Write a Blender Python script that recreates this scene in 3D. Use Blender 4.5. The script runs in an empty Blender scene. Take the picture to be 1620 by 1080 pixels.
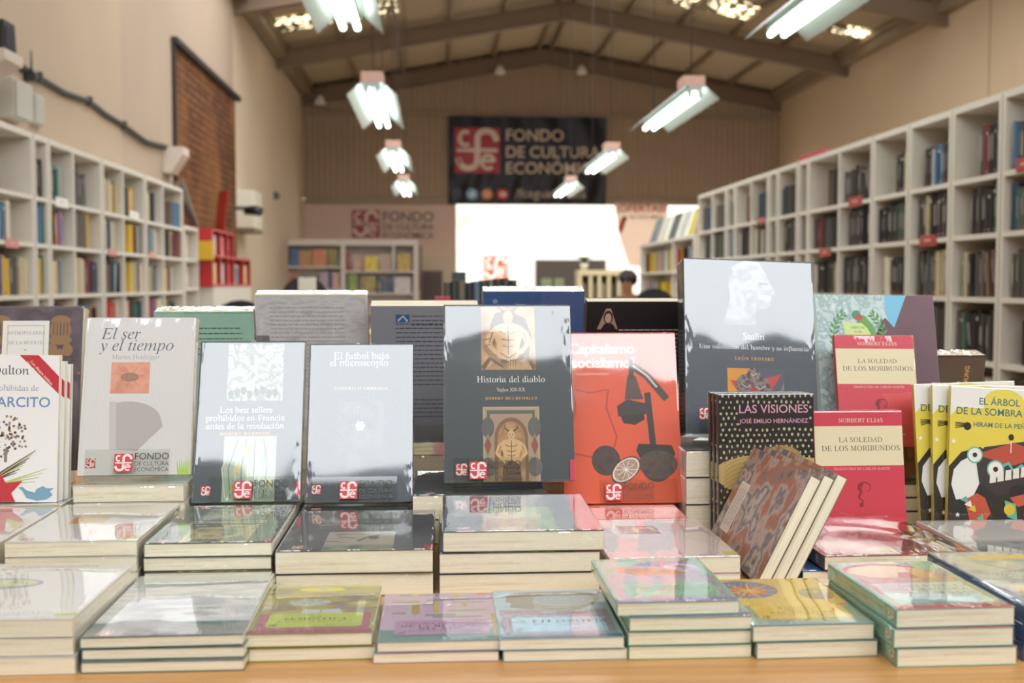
import bpy, bmesh, math, random
from mathutils import Vector, Matrix
S = bpy.context.scene
COL = S.collection
R = random.Random(7)

# ------------------------------------------------------------------ camera
FPX, ZC, TT = 1740.0, 1.125, 0.78          # focal length in pixels, eye height, table top height
PITCH = math.atan(90 / FPX)
YAW = math.atan(118 / FPX * math.cos(PITCH))
FWD = Vector((math.sin(YAW) * math.cos(PITCH), math.cos(YAW) * math.cos(PITCH), -math.sin(PITCH)))
RIGHT = Vector((math.cos(YAW), -math.sin(YAW), 0))
UP = RIGHT.cross(FWD)
EYE = Vector((0, 0, ZC))
cd = bpy.data.cameras.new('camera')
cam = bpy.data.objects.new('camera', cd)
COL.objects.link(cam)
m = Matrix.Identity(4)
for i, ax in enumerate((RIGHT, UP, -FWD)):
    for j in range(3):
        m[j][i] = ax[j]
m.translation = EYE
cam.matrix_world = m
cd.sensor_width = 36
cd.lens = FPX / 1620 * 36
cd.clip_start = 0.05
cd.dof.use_dof = True
cd.dof.focus_distance = 1.43
cd.dof.aperture_fstop = 5.6
S.camera = cam

# ------------------------------------------------------------------ sky, sun, exposure
w = bpy.data.worlds.new('sky')
S.world = w
w.use_nodes = True
bg = w.node_tree.nodes['Background']
bg.inputs[0].default_value = (0.93, 0.97, 1.0, 1)
bg.inputs[1].default_value = 6.2
S.view_settings.view_transform = 'Standard'
S.view_settings.look = 'None'
S.view_settings.exposure = 0.12
S.view_settings.gamma = 1
S.cycles.max_bounces = 8
S.cycles.transparent_max_bounces = 24
S.cycles.sample_clamp_indirect = 6


def ray(u, v):
    return FWD + RIGHT * ((u - 810) / FPX) + UP * ((540 - v) / FPX)


def at_y(u, v, y):
    d = ray(u, v)
    return EYE + d * (y / d.y)


def at_z(u, v, z):
    d = ray(u, v)
    return EYE + d * ((z - ZC) / d.z)


def at_x(u, v, x):
    d = ray(u, v)
    return EYE + d * (x / d.x)


# ------------------------------------------------------------------ materials
def lin(c):
    if isinstance(c, str):
        c = c.lstrip('#')
        c = ''.join(x * 2 for x in c) if len(c) == 3 else c
        c = [int(c[i:i + 2], 16) / 255 for i in (0, 2, 4)]
    return tuple((x / 12.92 if x <= .04045 else ((x + .055) / 1.055) ** 2.4) for x in c[:3]) + (1,)


MATS = {}


def nodes(mt):
    mt.use_nodes = True
    return mt.node_tree.nodes, mt.node_tree.links


def mat(col, rough=.45, spec=.5, metal=0, noise=0, nscale=30):
    k = (col if isinstance(col, str) else tuple(col), rough, spec, metal, noise, nscale)
    if k in MATS:
        return MATS[k]
    mt = bpy.data.materials.new('paint_' + str(len(MATS)))
    N, L = nodes(mt)
    b = N['Principled BSDF']
    b.inputs['Base Color'].default_value = lin(col)
    b.inputs['Roughness'].default_value = rough
    b.inputs['Specular IOR Level'].default_value = spec
    b.inputs['Metallic'].default_value = metal
    if noise:
        tc = N.new('ShaderNodeTexCoord')
        nt = N.new('ShaderNodeTexNoise')
        nt.inputs['Scale'].default_value = nscale
        nt.inputs['Detail'].default_value = 5
        L.new(tc.outputs['Object'], nt.inputs['Vector'])
        mx = N.new('ShaderNodeMixRGB')
        c = lin(col)
        mx.inputs[1].default_value = tuple(min(1, x * (1 + noise)) for x in c[:3]) + (1,)
        mx.inputs[2].default_value = tuple(x * (1 - noise) for x in c[:3]) + (1,)
        L.new(nt.outputs['Fac'], mx.inputs[0])
        L.new(mx.outputs[0], b.inputs['Base Color'])
    MATS[k] = mt
    return mt


def pic(cols, scale=40, rough=.4, kind='noise', stretch=(1, 1, 1), detail=4):
    """a printed picture: several inks laid out by a procedural pattern"""
    k = ('pic', tuple(cols), scale, rough, kind, stretch, detail)
    if k in MATS:
        return MATS[k]
    mt = bpy.data.materials.new('print_' + str(len(MATS)))
    N, L = nodes(mt)
    b = N['Principled BSDF']
    b.inputs['Roughness'].default_value = rough
    tc = N.new('ShaderNodeTexCoord')
    mp = N.new('ShaderNodeMapping')
    mp.inputs['Scale'].default_value = stretch
    L.new(tc.outputs['Object'], mp.inputs['Vector'])
    if kind == 'noise':
        t = N.new('ShaderNodeTexNoise')
        t.inputs['Scale'].default_value = scale
        t.inputs['Detail'].default_value = detail
        out = t.outputs['Fac']
        lo, hi = .3, .7
    elif kind == 'voronoi':
        t = N.new('ShaderNodeTexVoronoi')
        t.inputs['Scale'].default_value = scale
        out = t.outputs['Distance']
        lo, hi = .15, .65
    else:
        t = N.new('ShaderNodeTexWave')
        t.inputs['Scale'].default_value = scale
        t.inputs['Distortion'].default_value = detail
        out = t.outputs['Fac']
        lo, hi = .1, .9
    L.new(mp.outputs[0], t.inputs['Vector'])
    rp = N.new('ShaderNodeValToRGB')
    L.new(out, rp.inputs[0])
    e = rp.color_ramp.elements
    n = len(cols)
    while len(e) < n:
        e.new(.5)
    for i, c in enumerate(cols):
        e[i].position = lo + (hi - lo) * i / max(1, n - 1)
    for i, c in enumerate(cols):
        e[i].color = lin(c)
    L.new(rp.outputs[0], b.inputs['Base Color'])
    MATS[k] = mt
    return mt


def emit(col, st):
    k = ('emit', col, st)
    if k not in MATS:
        mt = bpy.data.materials.new('lamp_glow')
        N, L = nodes(mt)
        b = N['Principled BSDF']
        b.inputs['Base Color'].default_value = lin(col)
        b.inputs['Emission Color'].default_value = lin(col)
        b.inputs['Emission Strength'].default_value = st
        MATS[k] = mt
    return MATS[k]


def pages_mat():
    mt = bpy.data.materials.new('page_edges')
    N, L = nodes(mt)
    b = N['Principled BSDF']
    b.inputs['Roughness'].default_value = .8
    b.inputs['Specular IOR Level'].default_value = .2
    tc = N.new('ShaderNodeTexCoord')
    mp = N.new('ShaderNodeMapping')
    mp.inputs['Scale'].default_value = (9, 9, 1300)
    n1 = N.new('ShaderNodeTexNoise')
    n1.inputs['Scale'].default_value = 1
    n1.inputs['Detail'].default_value = 2
    mp2 = N.new('ShaderNodeMapping')
    mp2.inputs['Scale'].default_value = (5, 5, 160)
    n2 = N.new('ShaderNodeTexNoise')
    n2.inputs['Scale'].default_value = 1
    mx = N.new('ShaderNodeMath')
    mx.operation = 'ADD'
    rp = N.new('ShaderNodeValToRGB')
    rp.color_ramp.elements[0].position = .7
    rp.color_ramp.elements[0].color = lin('#d6caa8')
    rp.color_ramp.elements[1].position = 1.1
    rp.color_ramp.elements[1].color = lin('#efe7cf')
    L.new(tc.outputs['Object'], mp.inputs[0])
    L.new(tc.outputs['Object'], mp2.inputs[0])
    L.new(mp.outputs[0], n1.inputs['Vector'])
    L.new(mp2.outputs[0], n2.inputs['Vector'])
    L.new(n1.outputs['Fac'], mx.inputs[0])
    L.new(n2.outputs['Fac'], mx.inputs[1])
    L.new(mx.outputs[0], rp.inputs[0])
    L.new(rp.outputs[0], b.inputs['Base Color'])
    bp = N.new('ShaderNodeBump')
    bp.inputs['Strength'].default_value = .25
    bp.inputs['Distance'].default_value = .001
    L.new(n1.outputs['Fac'], bp.inputs['Height'])
    L.new(bp.outputs[0], b.inputs['Normal'])
    return mt


PAGES = pages_mat()


def film_mat(name, base=.073, gain=1.4, rough=.05, wob=.15, crease=.5, tint=(.975, .975, .97, 1)):
    """thin clear plastic: sees through, mirrors at its surface, creased near its edges"""
    mt = bpy.data.materials.new(name)
    N, L = nodes(mt)
    N.remove(N['Principled BSDF'])
    out = N['Material Output']
    tr = N.new('ShaderNodeBsdfTransparent')
    tr.inputs[0].default_value = tint
    gl = N.new('ShaderNodeBsdfGlossy')
    gl.inputs['Roughness'].default_value = rough
    gl.inputs[0].default_value = (1, 1, 1, 1)
    mix = N.new('ShaderNodeMixShader')
    tc = N.new('ShaderNodeTexCoord')
    n1 = N.new('ShaderNodeTexNoise')
    n1.inputs['Scale'].default_value = 6.5
    n1.inputs['Detail'].default_value = 1.2
    oi = N.new('ShaderNodeObjectInfo')
    ad = N.new('ShaderNodeVectorMath')
    ad.operation = 'ADD'
    sc = N.new('ShaderNodeVectorMath')
    sc.operation = 'SCALE'
    sc.inputs[0].default_value = (13, 7, 5)
    L.new(oi.outputs['Random'], sc.inputs['Scale'])
    L.new(tc.outputs['Object'], ad.inputs[0])
    L.new(sc.outputs[0], ad.inputs[1])
    L.new(ad.outputs[0], n1.inputs['Vector'])
    n2 = N.new('ShaderNodeTexNoise')
    n2.inputs['Scale'].default_value = 70
    n2.inputs['Detail'].default_value = 2
    mp = N.new('ShaderNodeMapping')
    mp.inputs['Scale'].default_value = (1, .25, 1)
    mp.inputs['Rotation'].default_value = (0, 0, .6)
    L.new(ad.outputs[0], mp.inputs[0])
    L.new(mp.outputs[0], n2.inputs['Vector'])
    # distance to the nearest border of the wrapper, 0 at the border
    sep = N.new('ShaderNodeSeparateXYZ')
    L.new(tc.outputs['Generated'], sep.inputs[0])
    ds = []
    for ax in (0, 1):
        a = N.new('ShaderNodeMath')
        a.operation = 'SUBTRACT'
        a.inputs[1].default_value = .5
        L.new(sep.outputs[ax], a.inputs[0])
        bb = N.new('ShaderNodeMath')
        bb.operation = 'ABSOLUTE'
        L.new(a.outputs[0], bb.inputs[0])
        ds.append(bb)
    mxx = N.new('ShaderNodeMath')
    mxx.operation = 'MAXIMUM'
    L.new(ds[0].outputs[0], mxx.inputs[0])
    L.new(ds[1].outputs[0], mxx.inputs[1])
    mr = N.new('ShaderNodeMapRange')
    mr.inputs['From Min'].default_value = .40
    mr.inputs['From Max'].default_value = .5
    mr.inputs['To Min'].default_value = 0
    mr.inputs['To Max'].default_value = crease
    L.new(mxx.outputs[0], mr.inputs[0])
    b1 = N.new('ShaderNodeBump')
    b1.inputs['Strength'].default_value = wob
    b1.inputs['Distance'].default_value = .02
    L.new(n1.outputs['Fac'], b1.inputs['Height'])
    b2 = N.new('ShaderNodeBump')
    b2.inputs['Distance'].default_value = .004
    L.new(mr.outputs[0], b2.inputs['Strength'])
    L.new(n2.outputs['Fac'], b2.inputs['Height'])
    L.new(b1.outputs[0], b2.inputs['Normal'])
    L.new(b2.outputs[0], gl.inputs['Normal'])
    fr = N.new('ShaderNodeFresnel')
    fr.inputs[0].default_value = 1.31
    om = N.new('ShaderNodeMath')
    om.operation = 'SUBTRACT'
    om.inputs[0].default_value = 1
    L.new(fr.outputs[0], om.inputs[1])
    pw_ = N.new('ShaderNodeMath')
    pw_.operation = 'POWER'
    pw_.inputs[1].default_value = gain
    L.new(om.outputs[0], pw_.inputs[0])
    ma = N.new('ShaderNodeMath')
    ma.operation = 'MULTIPLY_ADD'
    ma.use_clamp = True
    ma.inputs[1].default_value = -1
    ma.inputs[2].default_value = 1 + base
    L.new(pw_.outputs[0], ma.inputs[0])
    geo = N.new('ShaderNodeNewGeometry')
    inv = N.new('ShaderNodeMath')
    inv.operation = 'SUBTRACT'
    inv.inputs[0].default_value = 1
    L.new(geo.outputs['Backfacing'], inv.inputs[1])
    mu = N.new('ShaderNodeMath')
    mu.operation = 'MULTIPLY'
    L.new(ma.outputs[0], mu.inputs[0])
    L.new(inv.outputs[0], mu.inputs[1])
    L.new(mu.outputs[0], mix.inputs[0])
    L.new(tr.outputs[0], mix.inputs[1])
    L.new(gl.outputs[0], mix.inputs[2])
    L.new(mix.outputs[0], out.inputs[0])
    return mt


FILM = film_mat('shrink_film')
LOOSE = film_mat('loose_film', base=.07, gain=1.5, wob=.3, crease=.6)
ACRYL = film_mat('clear_acrylic', base=.03, gain=1.4, rough=.03, wob=0, crease=0, tint=(.96, .97, .955, 1))


# ------------------------------------------------------------------ mesh helpers
def link(o, parent=None):
    COL.objects.link(o)
    if parent:
        o.parent = parent
    return o


def finish(name, bm, mats, parent=None, smooth=False):
    me = bpy.data.meshes.new(name)
    bm.to_mesh(me)
    bm.free()
    if not isinstance(mats, (list, tuple)):
        mats = [mats]
    for x in mats:
        me.materials.append(x)
    if smooth:
        for p in me.polygons:
            p.use_smooth = True
    return link(bpy.data.objects.new(name, me), parent)


def box(bm, a, b, mi=0, M=None):
    (x0, y0, z0), (x1, y1, z1) = a, b
    vs = [Vector((x, y, z)) for z in (z0, z1) for y in (y0, y1) for x in (x0, x1)]
    if M:
        vs = [M @ v for v in vs]
    v = [bm.verts.new(c) for c in vs]
    for f in ((0, 2, 3, 1), (4, 5, 7, 6), (0, 1, 5, 4), (2, 6, 7, 3), (0, 4, 6, 2), (1, 3, 7, 5)):
        bm.faces.new([v[i] for i in f]).material_index = mi


def bev(bm, w, seg=2):
    bmesh.ops.bevel(bm, geom=bm.edges[:], offset=w, segments=seg, affect='EDGES', profile=.6)


def tube(bm, pts, r, seg=8, mi=0, cap=True):
    pts = [Vector(p) for p in pts]
    rs = r if isinstance(r, (list, tuple)) else [r] * len(pts)
    rings = []
    up = Vector((0, 0, 1))
    for i, p in enumerate(pts):
        t = (pts[min(i + 1, len(pts) - 1)] - pts[max(i - 1, 0)]).normalized()
        a = t.cross(up)
        if a.length < .01:
            a = t.cross(Vector((1, 0, 0)))
        a.normalize()
        b = t.cross(a)
        rings.append([bm.verts.new(p + (a * math.cos(q) + b * math.sin(q)) * rs[i])
                      for q in [2 * math.pi * k / seg for k in range(seg)]])
    for r0, r1 in zip(rings, rings[1:]):
        for k in range(seg):
            f = bm.faces.new((r0[k], r0[(k + 1) % seg], r1[(k + 1) % seg], r1[k]))
            f.material_index = mi
            f.smooth = True
    if cap:
        bm.faces.new(rings[0][::-1]).material_index = mi
        bm.faces.new(rings[-1]).material_index = mi


def prism(bm, prof, x0, x1, mi=0, axis='x'):
    """extrude a closed profile of (a, b) points along an axis"""
    def P(a, b, c):
        return {'x': (c, a, b), 'y': (a, c, b), 'z': (a, b, c)}[axis]
    v0 = [bm.verts.new(P(a, b, x0)) for a, b in prof]
    v1 = [bm.verts.new(P(a, b, x1)) for a, b in prof]
    n = len(prof)
    for i in range(n):
        bm.faces.new((v0[i], v0[(i + 1) % n], v1[(i + 1) % n], v1[i])).material_index = mi
    bm.faces.new(v0[::-1]).material_index = mi
    bm.faces.new(v1).material_index = mi


def fix(bm):
    bmesh.ops.recalc_face_normals(bm, faces=bm.faces[:])
    return bm


def BX(name, a, b, mt, parent=None, bevel=0):
    bm = bmesh.new()
    box(bm, a, b)
    if bevel:
        bev(bm, bevel)
    return finish(name, bm, mt, parent)


def tag(o, label, cat, group=None, kind=None):
    if label:
        o['label'] = label
    if cat:
        o['category'] = cat
    if group:
        o['group'] = group
    if kind:
        o['kind'] = kind
    return o


def thing(name, label, cat, loc=(0, 0, 0), rot=(0, 0, 0), group=None):
    o = bpy.data.objects.new(name, None)
    o.empty_display_size = .05
    link(o)
    o.location = loc
    o.rotation_euler = rot
    return tag(o, label, cat, group)


def struct(o):
    o['kind'] = 'structure'
    return o


def dup(root):
    r = root.copy()
    link(r)
    for ch in list(root.children):
        c = ch.copy()
        link(c, r)
        for g in ch.children:
            link(g.copy(), c)
    return r


# ------------------------------------------------------------------ lettering and flat print
GL = {}


def mathmap(s, up, lo):
    r = ''
    for c in s:
        if 'A' <= c <= 'Z':
            r += chr(up + ord(c) - 65)
        elif 'a' <= c <= 'z':
            r += '\u210e' if (lo == 0x1D44E and c == 'h') else chr(lo + ord(c) - 97)
        else:
            r += c
    return r


def glyphs(s, font='sans', space=1.0):
    k = (s, font, space)
    if k in GL:
        return GL[k]
    c = bpy.data.curves.new('t', 'FONT')
    c.resolution_u = 3
    c.space_character = space
    if font == 'serif':
        c.body = mathmap(s, 0x1D434, 0x1D44E)
        c.shear = -.27
    elif font == 'serifb':
        c.body = mathmap(s, 0x1D400, 0x1D41A)
    elif font == 'italic':
        c.body = mathmap(s, 0x1D434, 0x1D44E)
    else:
        c.body = s
        if font == 'bold':
            c.offset = .009
        elif font == 'black':
            c.offset = .02
    o = bpy.data.objects.new('t', c)
    COL.objects.link(o)
    bpy.context.view_layer.update()
    me = bpy.data.meshes.new_from_object(o.evaluated_get(bpy.context.evaluated_depsgraph_get()))
    vs = [(v.co.x, v.co.y) for v in me.vertices]
    fs = [tuple(p.vertices) for p in me.polygons]
    bpy.data.objects.remove(o)
    bpy.data.curves.remove(c)
    bpy.data.meshes.remove(me)
    xs = [v[0] for v in vs] or [0]
    GL[k] = (vs, fs, min(xs), max(xs))
    return GL[k]


def arc(cx, cy, rx, ry, a0, a1, n=10):
    return [(cx + rx * math.cos(math.radians(a0 + (a1 - a0) * i / n)),
             cy + ry * math.sin(math.radians(a0 + (a1 - a0) * i / n))) for i in range(n + 1)]


F_STROKE = ([(.93, .70), (.90, .80)] + arc(.70, .76, .20, .17, 20, 165, 8) + [(.505, .62), (.50, .5), (.50, .36)]
            + arc(.30, .27, .20, .17, 10, -160, 8) + [(.07, .33)])


class Print:
    """flat printed shapes in a bmesh, on a plane given by a 2D -> 3D map; later shapes lie above earlier ones"""

    def __init__(s, bm, mats, f, step=.00002, base=.00014):
        s.bm, s.mats, s.f, s.z, s.step = bm, mats, f, base, step
        s.clip = None

    def mi(s, m):
        if isinstance(m, str):
            m = mat(m)
        if m not in s.mats:
            s.mats.append(m)
        return s.mats.index(m)

    def poly(s, pts, m):
        if s.clip:
            for ax, lim, sg in ((0, s.clip[0], 1), (0, s.clip[2], -1), (1, s.clip[1], 1), (1, s.clip[3], -1)):
                out = []
                for i, p in enumerate(pts):
                    q = pts[i - 1]
                    a, b = (p[ax] - lim) * sg >= 0, (q[ax] - lim) * sg >= 0
                    if a != b:
                        t = (lim - q[ax]) / (p[ax] - q[ax])
                        out.append((q[0] + (p[0] - q[0]) * t, q[1] + (p[1] - q[1]) * t))
                    if a:
                        out.append(p)
                pts = out
                if len(pts) < 3:
                    return
        v = [s.bm.verts.new(s.f(x, y, s.z)) for x, y in pts]
        a = sum(pts[i][0] * pts[(i + 1) % len(pts)][1] - pts[(i + 1) % len(pts)][0] * pts[i][1] for i in range(len(pts)))
        if a < 0:
            v = v[::-1]
        f = s.bm.faces.new(v)
        f.material_index = s.mi(m)
        if len(v) > 6:
            bmesh.ops.triangulate(s.bm, faces=[f])
        s.z += s.step

    def rect(s, x0, y0, x1, y1, m):
        s.poly([(x0, y0), (x1, y0), (x1, y1), (x0, y1)], m)

    def rrect(s, x0, y0, x1, y1, r, m):
        s.poly(arc(x1 - r, y0 + r, r, r, -90, 0, 4) + arc(x1 - r, y1 - r, r, r, 0, 90, 4)
               + arc(x0 + r, y1 - r, r, r, 90, 180, 4) + arc(x0 + r, y0 + r, r, r, 180, 270, 4), m)

    def ell(s, cx, cy, rx, ry, m, n=22):
        s.poly(arc(cx, cy, rx, ry, 0, 360 - 360 / n, n - 1), m)

    def stroke(s, pts, wd, m, w1=None):
        mi = s.mi(m)
        n = len(pts)
        L, Rr = [], []
        for i, (x, y) in enumerate(pts):
            a, b = pts[max(i - 1, 0)], pts[min(i + 1, n - 1)]
            dx, dy = b[0] - a[0], b[1] - a[1]
            l = math.hypot(dx, dy) or 1
            ww = (wd if w1 is None else wd + (w1 - wd) * i / (n - 1)) / 2
            L.append(s.bm.verts.new(s.f(x - dy / l * ww, y + dx / l * ww, s.z)))
            Rr.append(s.bm.verts.new(s.f(x + dy / l * ww, y - dx / l * ww, s.z)))
        for i in range(n - 1):
            f = s.bm.faces.new((Rr[i], Rr[i + 1], L[i + 1], L[i]))
            f.material_index = mi
        s.z += s.step

    def text(s, t, x, y, size, m, align='l', font='sans', width=None, space=1.0, rot=0):
        vs, fs, x0, x1 = glyphs(t, font, space)
        if not vs:
            return
        if width:
            size = width / max(1e-6, x1 - x0)
        ox = {'l': -x0, 'c': -(x0 + x1) / 2, 'r': -x1}[align]
        c, sn = math.cos(rot), math.sin(rot)
        mi = s.mi(m)
        bv = [s.bm.verts.new(s.f(x + ((a + ox) * c - b * sn) * size, y + ((a + ox) * sn + b * c) * size, s.z)) for a, b in vs]
        for f in fs:
            try:
                s.bm.faces.new([bv[i] for i in f]).material_index = mi
            except ValueError:
                pass
        s.z += s.step

    def lines(s, x0, x1, ytop, dy, n, m, th=.0011, seed=1):
        """rows of print too small to read"""
        r = random.Random(seed)
        for i in range(n):
            x, y = x0, ytop - i * dy
            while x < x1 - .002:
                wl = min(r.uniform(.003, .011), x1 - x)
                s.rect(x, y, x + wl, y + th, m)
                s.z -= s.step
                x += wl + .0013
        s.z += s.step

    def logo(s, x, y, sz, bgm='#c23a45', fg='#f0ebe6'):
        if bgm:
            s.rect(x, y, x + sz, y + sz, bgm)
        s.stroke([(x + a * sz, y + b * sz) for a, b in F_STROKE], sz * .13, fg)
        s.z -= s.step
        s.stroke([(x + (.05 + .1 * k) * sz, y + .5 * sz) for k in range(10)], sz * .075, fg)
        s.z -= s.step
        s.stroke([(x + a * sz, y + b * sz) for a, b in arc(.235, .755, .125, .15, 50, 310, 10)], sz * .09, fg)
        s.z -= s.step
        s.stroke([(x + a * sz, y + b * sz) for a, b in [(.60, .27), (.88, .27)] + arc(.74, .245, .14, .15, 12, 315, 10)], sz * .075, fg)


# ------------------------------------------------------------------ the wrapped paperbacks
def make_book(name, w, h, t, col, art=None, spine=None, spine_art=None, film=True, rough=.42):
    """lies flat: spine along x = 0, foot at y = 0, front cover up. art(P, w, h) prints the cover"""
    if name == 'paperback':
        t += .0013
    root = bpy.data.objects.new(name, None)
    root.empty_display_size = .03
    link(root)
    bm = bmesh.new()
    mats = [mat(col, rough) if isinstance(col, str) else col]
    if spine:
        mats.append(mat(spine, rough))
    c = .0005
    box(bm, (0, 0, t - c), (w, h, t))
    box(bm, (0, 0, 0), (w, h, c))
    box(bm, (0, 0, c), (c, h, t - c), 1 if spine else 0)
    if art:
        pr = Print(bm, mats, lambda x, y, z: Vector((x, y, t + z)))
        pr.clip = (.0003, .0003, w - .0003, h - .0003)
        art(pr, w, h)
    if spine_art:
        spine_art(Print(bm, mats, lambda x, y, z: Vector((-z, h - x, t - y))), h, t)   # x runs from head to foot
    finish('cover', bm, mats, root)
    bm = bmesh.new()
    box(bm, (c, .0008, c), (w - .0008, h - .0008, t - c))
    finish('page_block', bm, PAGES, root)
    if film:
        bm = bmesh.new()
        e = .0012
        box(bm, (-e, -e, -.0003), (w + e, h + e, t + (.0007 if name == 'paperback' else .0018)))
        bmesh.ops.bevel(bm, geom=bm.edges[:], offset=min(.0035, t * .3), segments=3, affect='EDGES', profile=.5)
        bmesh.ops.recalc_face_normals(bm, faces=bm.faces[:])
        finish('shrink_wrap', bm, film if not isinstance(film, bool) else FILM, root, smooth=False)
    return root


ORD = ['topmost', 'second from top', 'third from top', 'fourth from top']


def stack(proto, x0, y0, z0, t, n, desc, where, group, jit=.003, rot=0, film=True, offs=None):
    """n copies of one book on top of each other; the last is the top one"""
    gap = .0010 if film else .0003
    t += .0013
    out = []
    for i in range(n):
        o = proto if i == 0 else dup(proto)
        k = n - 1 - i
        dx, dy, dr = (R.uniform(-jit, jit), R.uniform(-jit, jit * .4), R.uniform(-.012, .012))
        if offs and i in offs:
            dx, dy, dr = offs[i]
        o.location = (x0 + dx, y0 + dy, z0 + .0005 + i * (t + gap))
        o.rotation_euler = (0, 0, rot + dr)
        pos = 'bottom of stack' if k == n - 1 else ORD[k]
        tag(o, f'{desc}, {pos} {where}'.strip(), 'paperback', group)
        out.append(o)
    return out


def ztop(z0, t, n, film=True):
    return z0 + .0005 + n * (t + .0013) + (n - 1) * (.0010 if film else .0003) + (.0006 if film else 0)


def stand_up(o, x, y, z, lean, roll=0, yaw=0):
    """put a book upright: back-left-foot corner at (x, y, z), leaning back by lean"""
    o.location = (x, y, z)
    o.matrix_world = Matrix.Translation((x, y, z)) @ Matrix.Rotation(yaw, 4, 'Z') @ Matrix.Rotation(roll, 4, 'Y') @ Matrix.Rotation(math.pi / 2 - lean, 4, 'X')
    return o


# ================================================================== the setting
XL, XR, XSL, XSR, YG, YF = -2.43, 6.45, -2.13, 2.35, 20.6, -2.0      # walls, bookcase fronts, gable, street front
EAVE, RIDGE, XRID = ZC + 3.43, ZC + 4.25, 2.0
TOPZ_ = ZC + .80
GB = ZC + 1.59                                                    # underside of the gable cladding


def plaster(name, col, amt=.07, sc=1.2):
    return mat(col, .85, .2, 0, amt, sc)


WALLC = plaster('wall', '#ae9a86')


def wood_mat():
    mt = bpy.data.materials.new('beech_veneer')
    N, L = nodes(mt)
    b = N['Principled BSDF']
    b.inputs['Roughness'].default_value = .38
    tc = N.new('ShaderNodeTexCoord')
    mp = N.new('ShaderNodeMapping')
    mp.inputs['Scale'].default_value = (2.2, 60, 20)
    n = N.new('ShaderNodeTexNoise')
    n.inputs['Scale'].default_value = 1.6
    n.inputs['Detail'].default_value = 6
    rp = N.new('ShaderNodeValToRGB')
    rp.color_ramp.elements[0].position = .3
    rp.color_ramp.elements[0].color = lin('#bd8a52')
    rp.color_ramp.elements[1].position = .7
    rp.color_ramp.elements[1].color = lin('#d3a266')
    L.new(tc.outputs['Object'], mp.inputs[0])
    L.new(mp.outputs[0], n.inputs['Vector'])
    L.new(n.outputs['Fac'], rp.inputs[0])
    L.new(rp.outputs[0], b.inputs['Base Color'])
    return mt


def brick_mat():
    mt = bpy.data.materials.new('old_brick')
    N, L = nodes(mt)
    b = N['Principled BSDF']
    b.inputs['Roughness'].default_value = .9
    b.inputs['Specular IOR Level'].default_value = .1
    tc = N.new('ShaderNodeTexCoord')
    sp = N.new('ShaderNodeSeparateXYZ')
    cb = N.new('ShaderNodeCombineXYZ')
    L.new(tc.outputs['Object'], sp.inputs[0])
    L.new(sp.outputs['Y'], cb.inputs['X'])
    L.new(sp.outputs['Z'], cb.inputs['Y'])
    br = N.new('ShaderNodeTexBrick')
    br.inputs['Scale'].default_value = 1
    br.inputs['Brick Width'].default_value = .26
    br.inputs['Row Height'].default_value = .075
    br.inputs['Mortar Size'].default_value = .014
    br.inputs['Color1'].default_value = lin('#7f5236')
    br.inputs['Color2'].default_value = lin('#633f2b')
    br.inputs['Mortar'].default_value = lin('#4b392e')
    L.new(cb.outputs[0], br.inputs['Vector'])
    n = N.new('ShaderNodeTexNoise')
    n.inputs['Scale'].default_value = 1.4
    n.inputs['Detail'].default_value = 4
    L.new(tc.outputs['Object'], n.inputs['Vector'])
    mx = N.new('ShaderNodeMixRGB')
    mx.inputs[2].default_value = lin('#8d6039')
    mr = N.new('ShaderNodeMapRange')
    mr.inputs['From Min'].default_value = .4
    mr.inputs['From Max'].default_value = .75
    L.new(n.outputs['Fac'], mr.inputs[0])
    L.new(mr.outputs[0], mx.inputs[0])
    L.new(br.outputs['Color'], mx.inputs[1])
    L.new(mx.outputs[0], b.inputs['Base Color'])
    bp = N.new('ShaderNodeBump')
    bp.inputs['Distance'].default_value = .02
    L.new(br.outputs['Fac'], bp.inputs['Height'])
    bp.invert = True
    L.new(bp.outputs[0], b.inputs['Normal'])
    return mt


WOOD = wood_mat()
METAL_BROWN = mat('#ab937a', .55, .3, 0, .08, 2)
RAFTER = mat('#86705c', .6, .3)
WHITE = mat('#d8cfc2', .45, .4)
SHEET = mat('#b8a78c', .6, .3, 0, .1, 1.2)

struct(BX('floor', (XL - .2, YF, -.1), (XR + .2, YG + .2, 0), mat('#a89a8a', .4, .4, 0, .08, 3)))
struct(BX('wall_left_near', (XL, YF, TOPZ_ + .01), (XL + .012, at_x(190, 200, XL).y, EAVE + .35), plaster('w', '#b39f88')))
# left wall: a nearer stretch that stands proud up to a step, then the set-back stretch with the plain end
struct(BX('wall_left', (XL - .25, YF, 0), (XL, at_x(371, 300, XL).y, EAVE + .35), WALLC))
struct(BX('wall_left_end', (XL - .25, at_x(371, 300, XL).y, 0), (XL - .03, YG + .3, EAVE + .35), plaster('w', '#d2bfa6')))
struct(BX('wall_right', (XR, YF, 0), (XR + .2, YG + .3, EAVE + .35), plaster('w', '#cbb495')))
for i, yy in enumerate((12.6, 11.05, 9.75, 8.7, 7.6)):
    struct(BX('trim_%d' % (i + 1), (XR - .006, yy, 2), (XR, yy + .012, EAVE), mat('#8f7a60')))


def corrugated(bm, n, f, amp, mi=0):
    """a row of quads: f(i, offset) gives the two ends of every fold line"""
    prev = None
    for i in range(n + 1):
        a, b = f(i, amp * (1, 1, -1, -1)[i % 4])
        cur = (bm.verts.new(a), bm.verts.new(b))
        if prev:
            bm.faces.new((prev[0], cur[0], cur[1], prev[1])).material_index = mi
        prev = cur


def roof_z(x):
    return RIDGE - (RIDGE - EAVE) * abs(x - XRID) / (XR - XRID)


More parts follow.
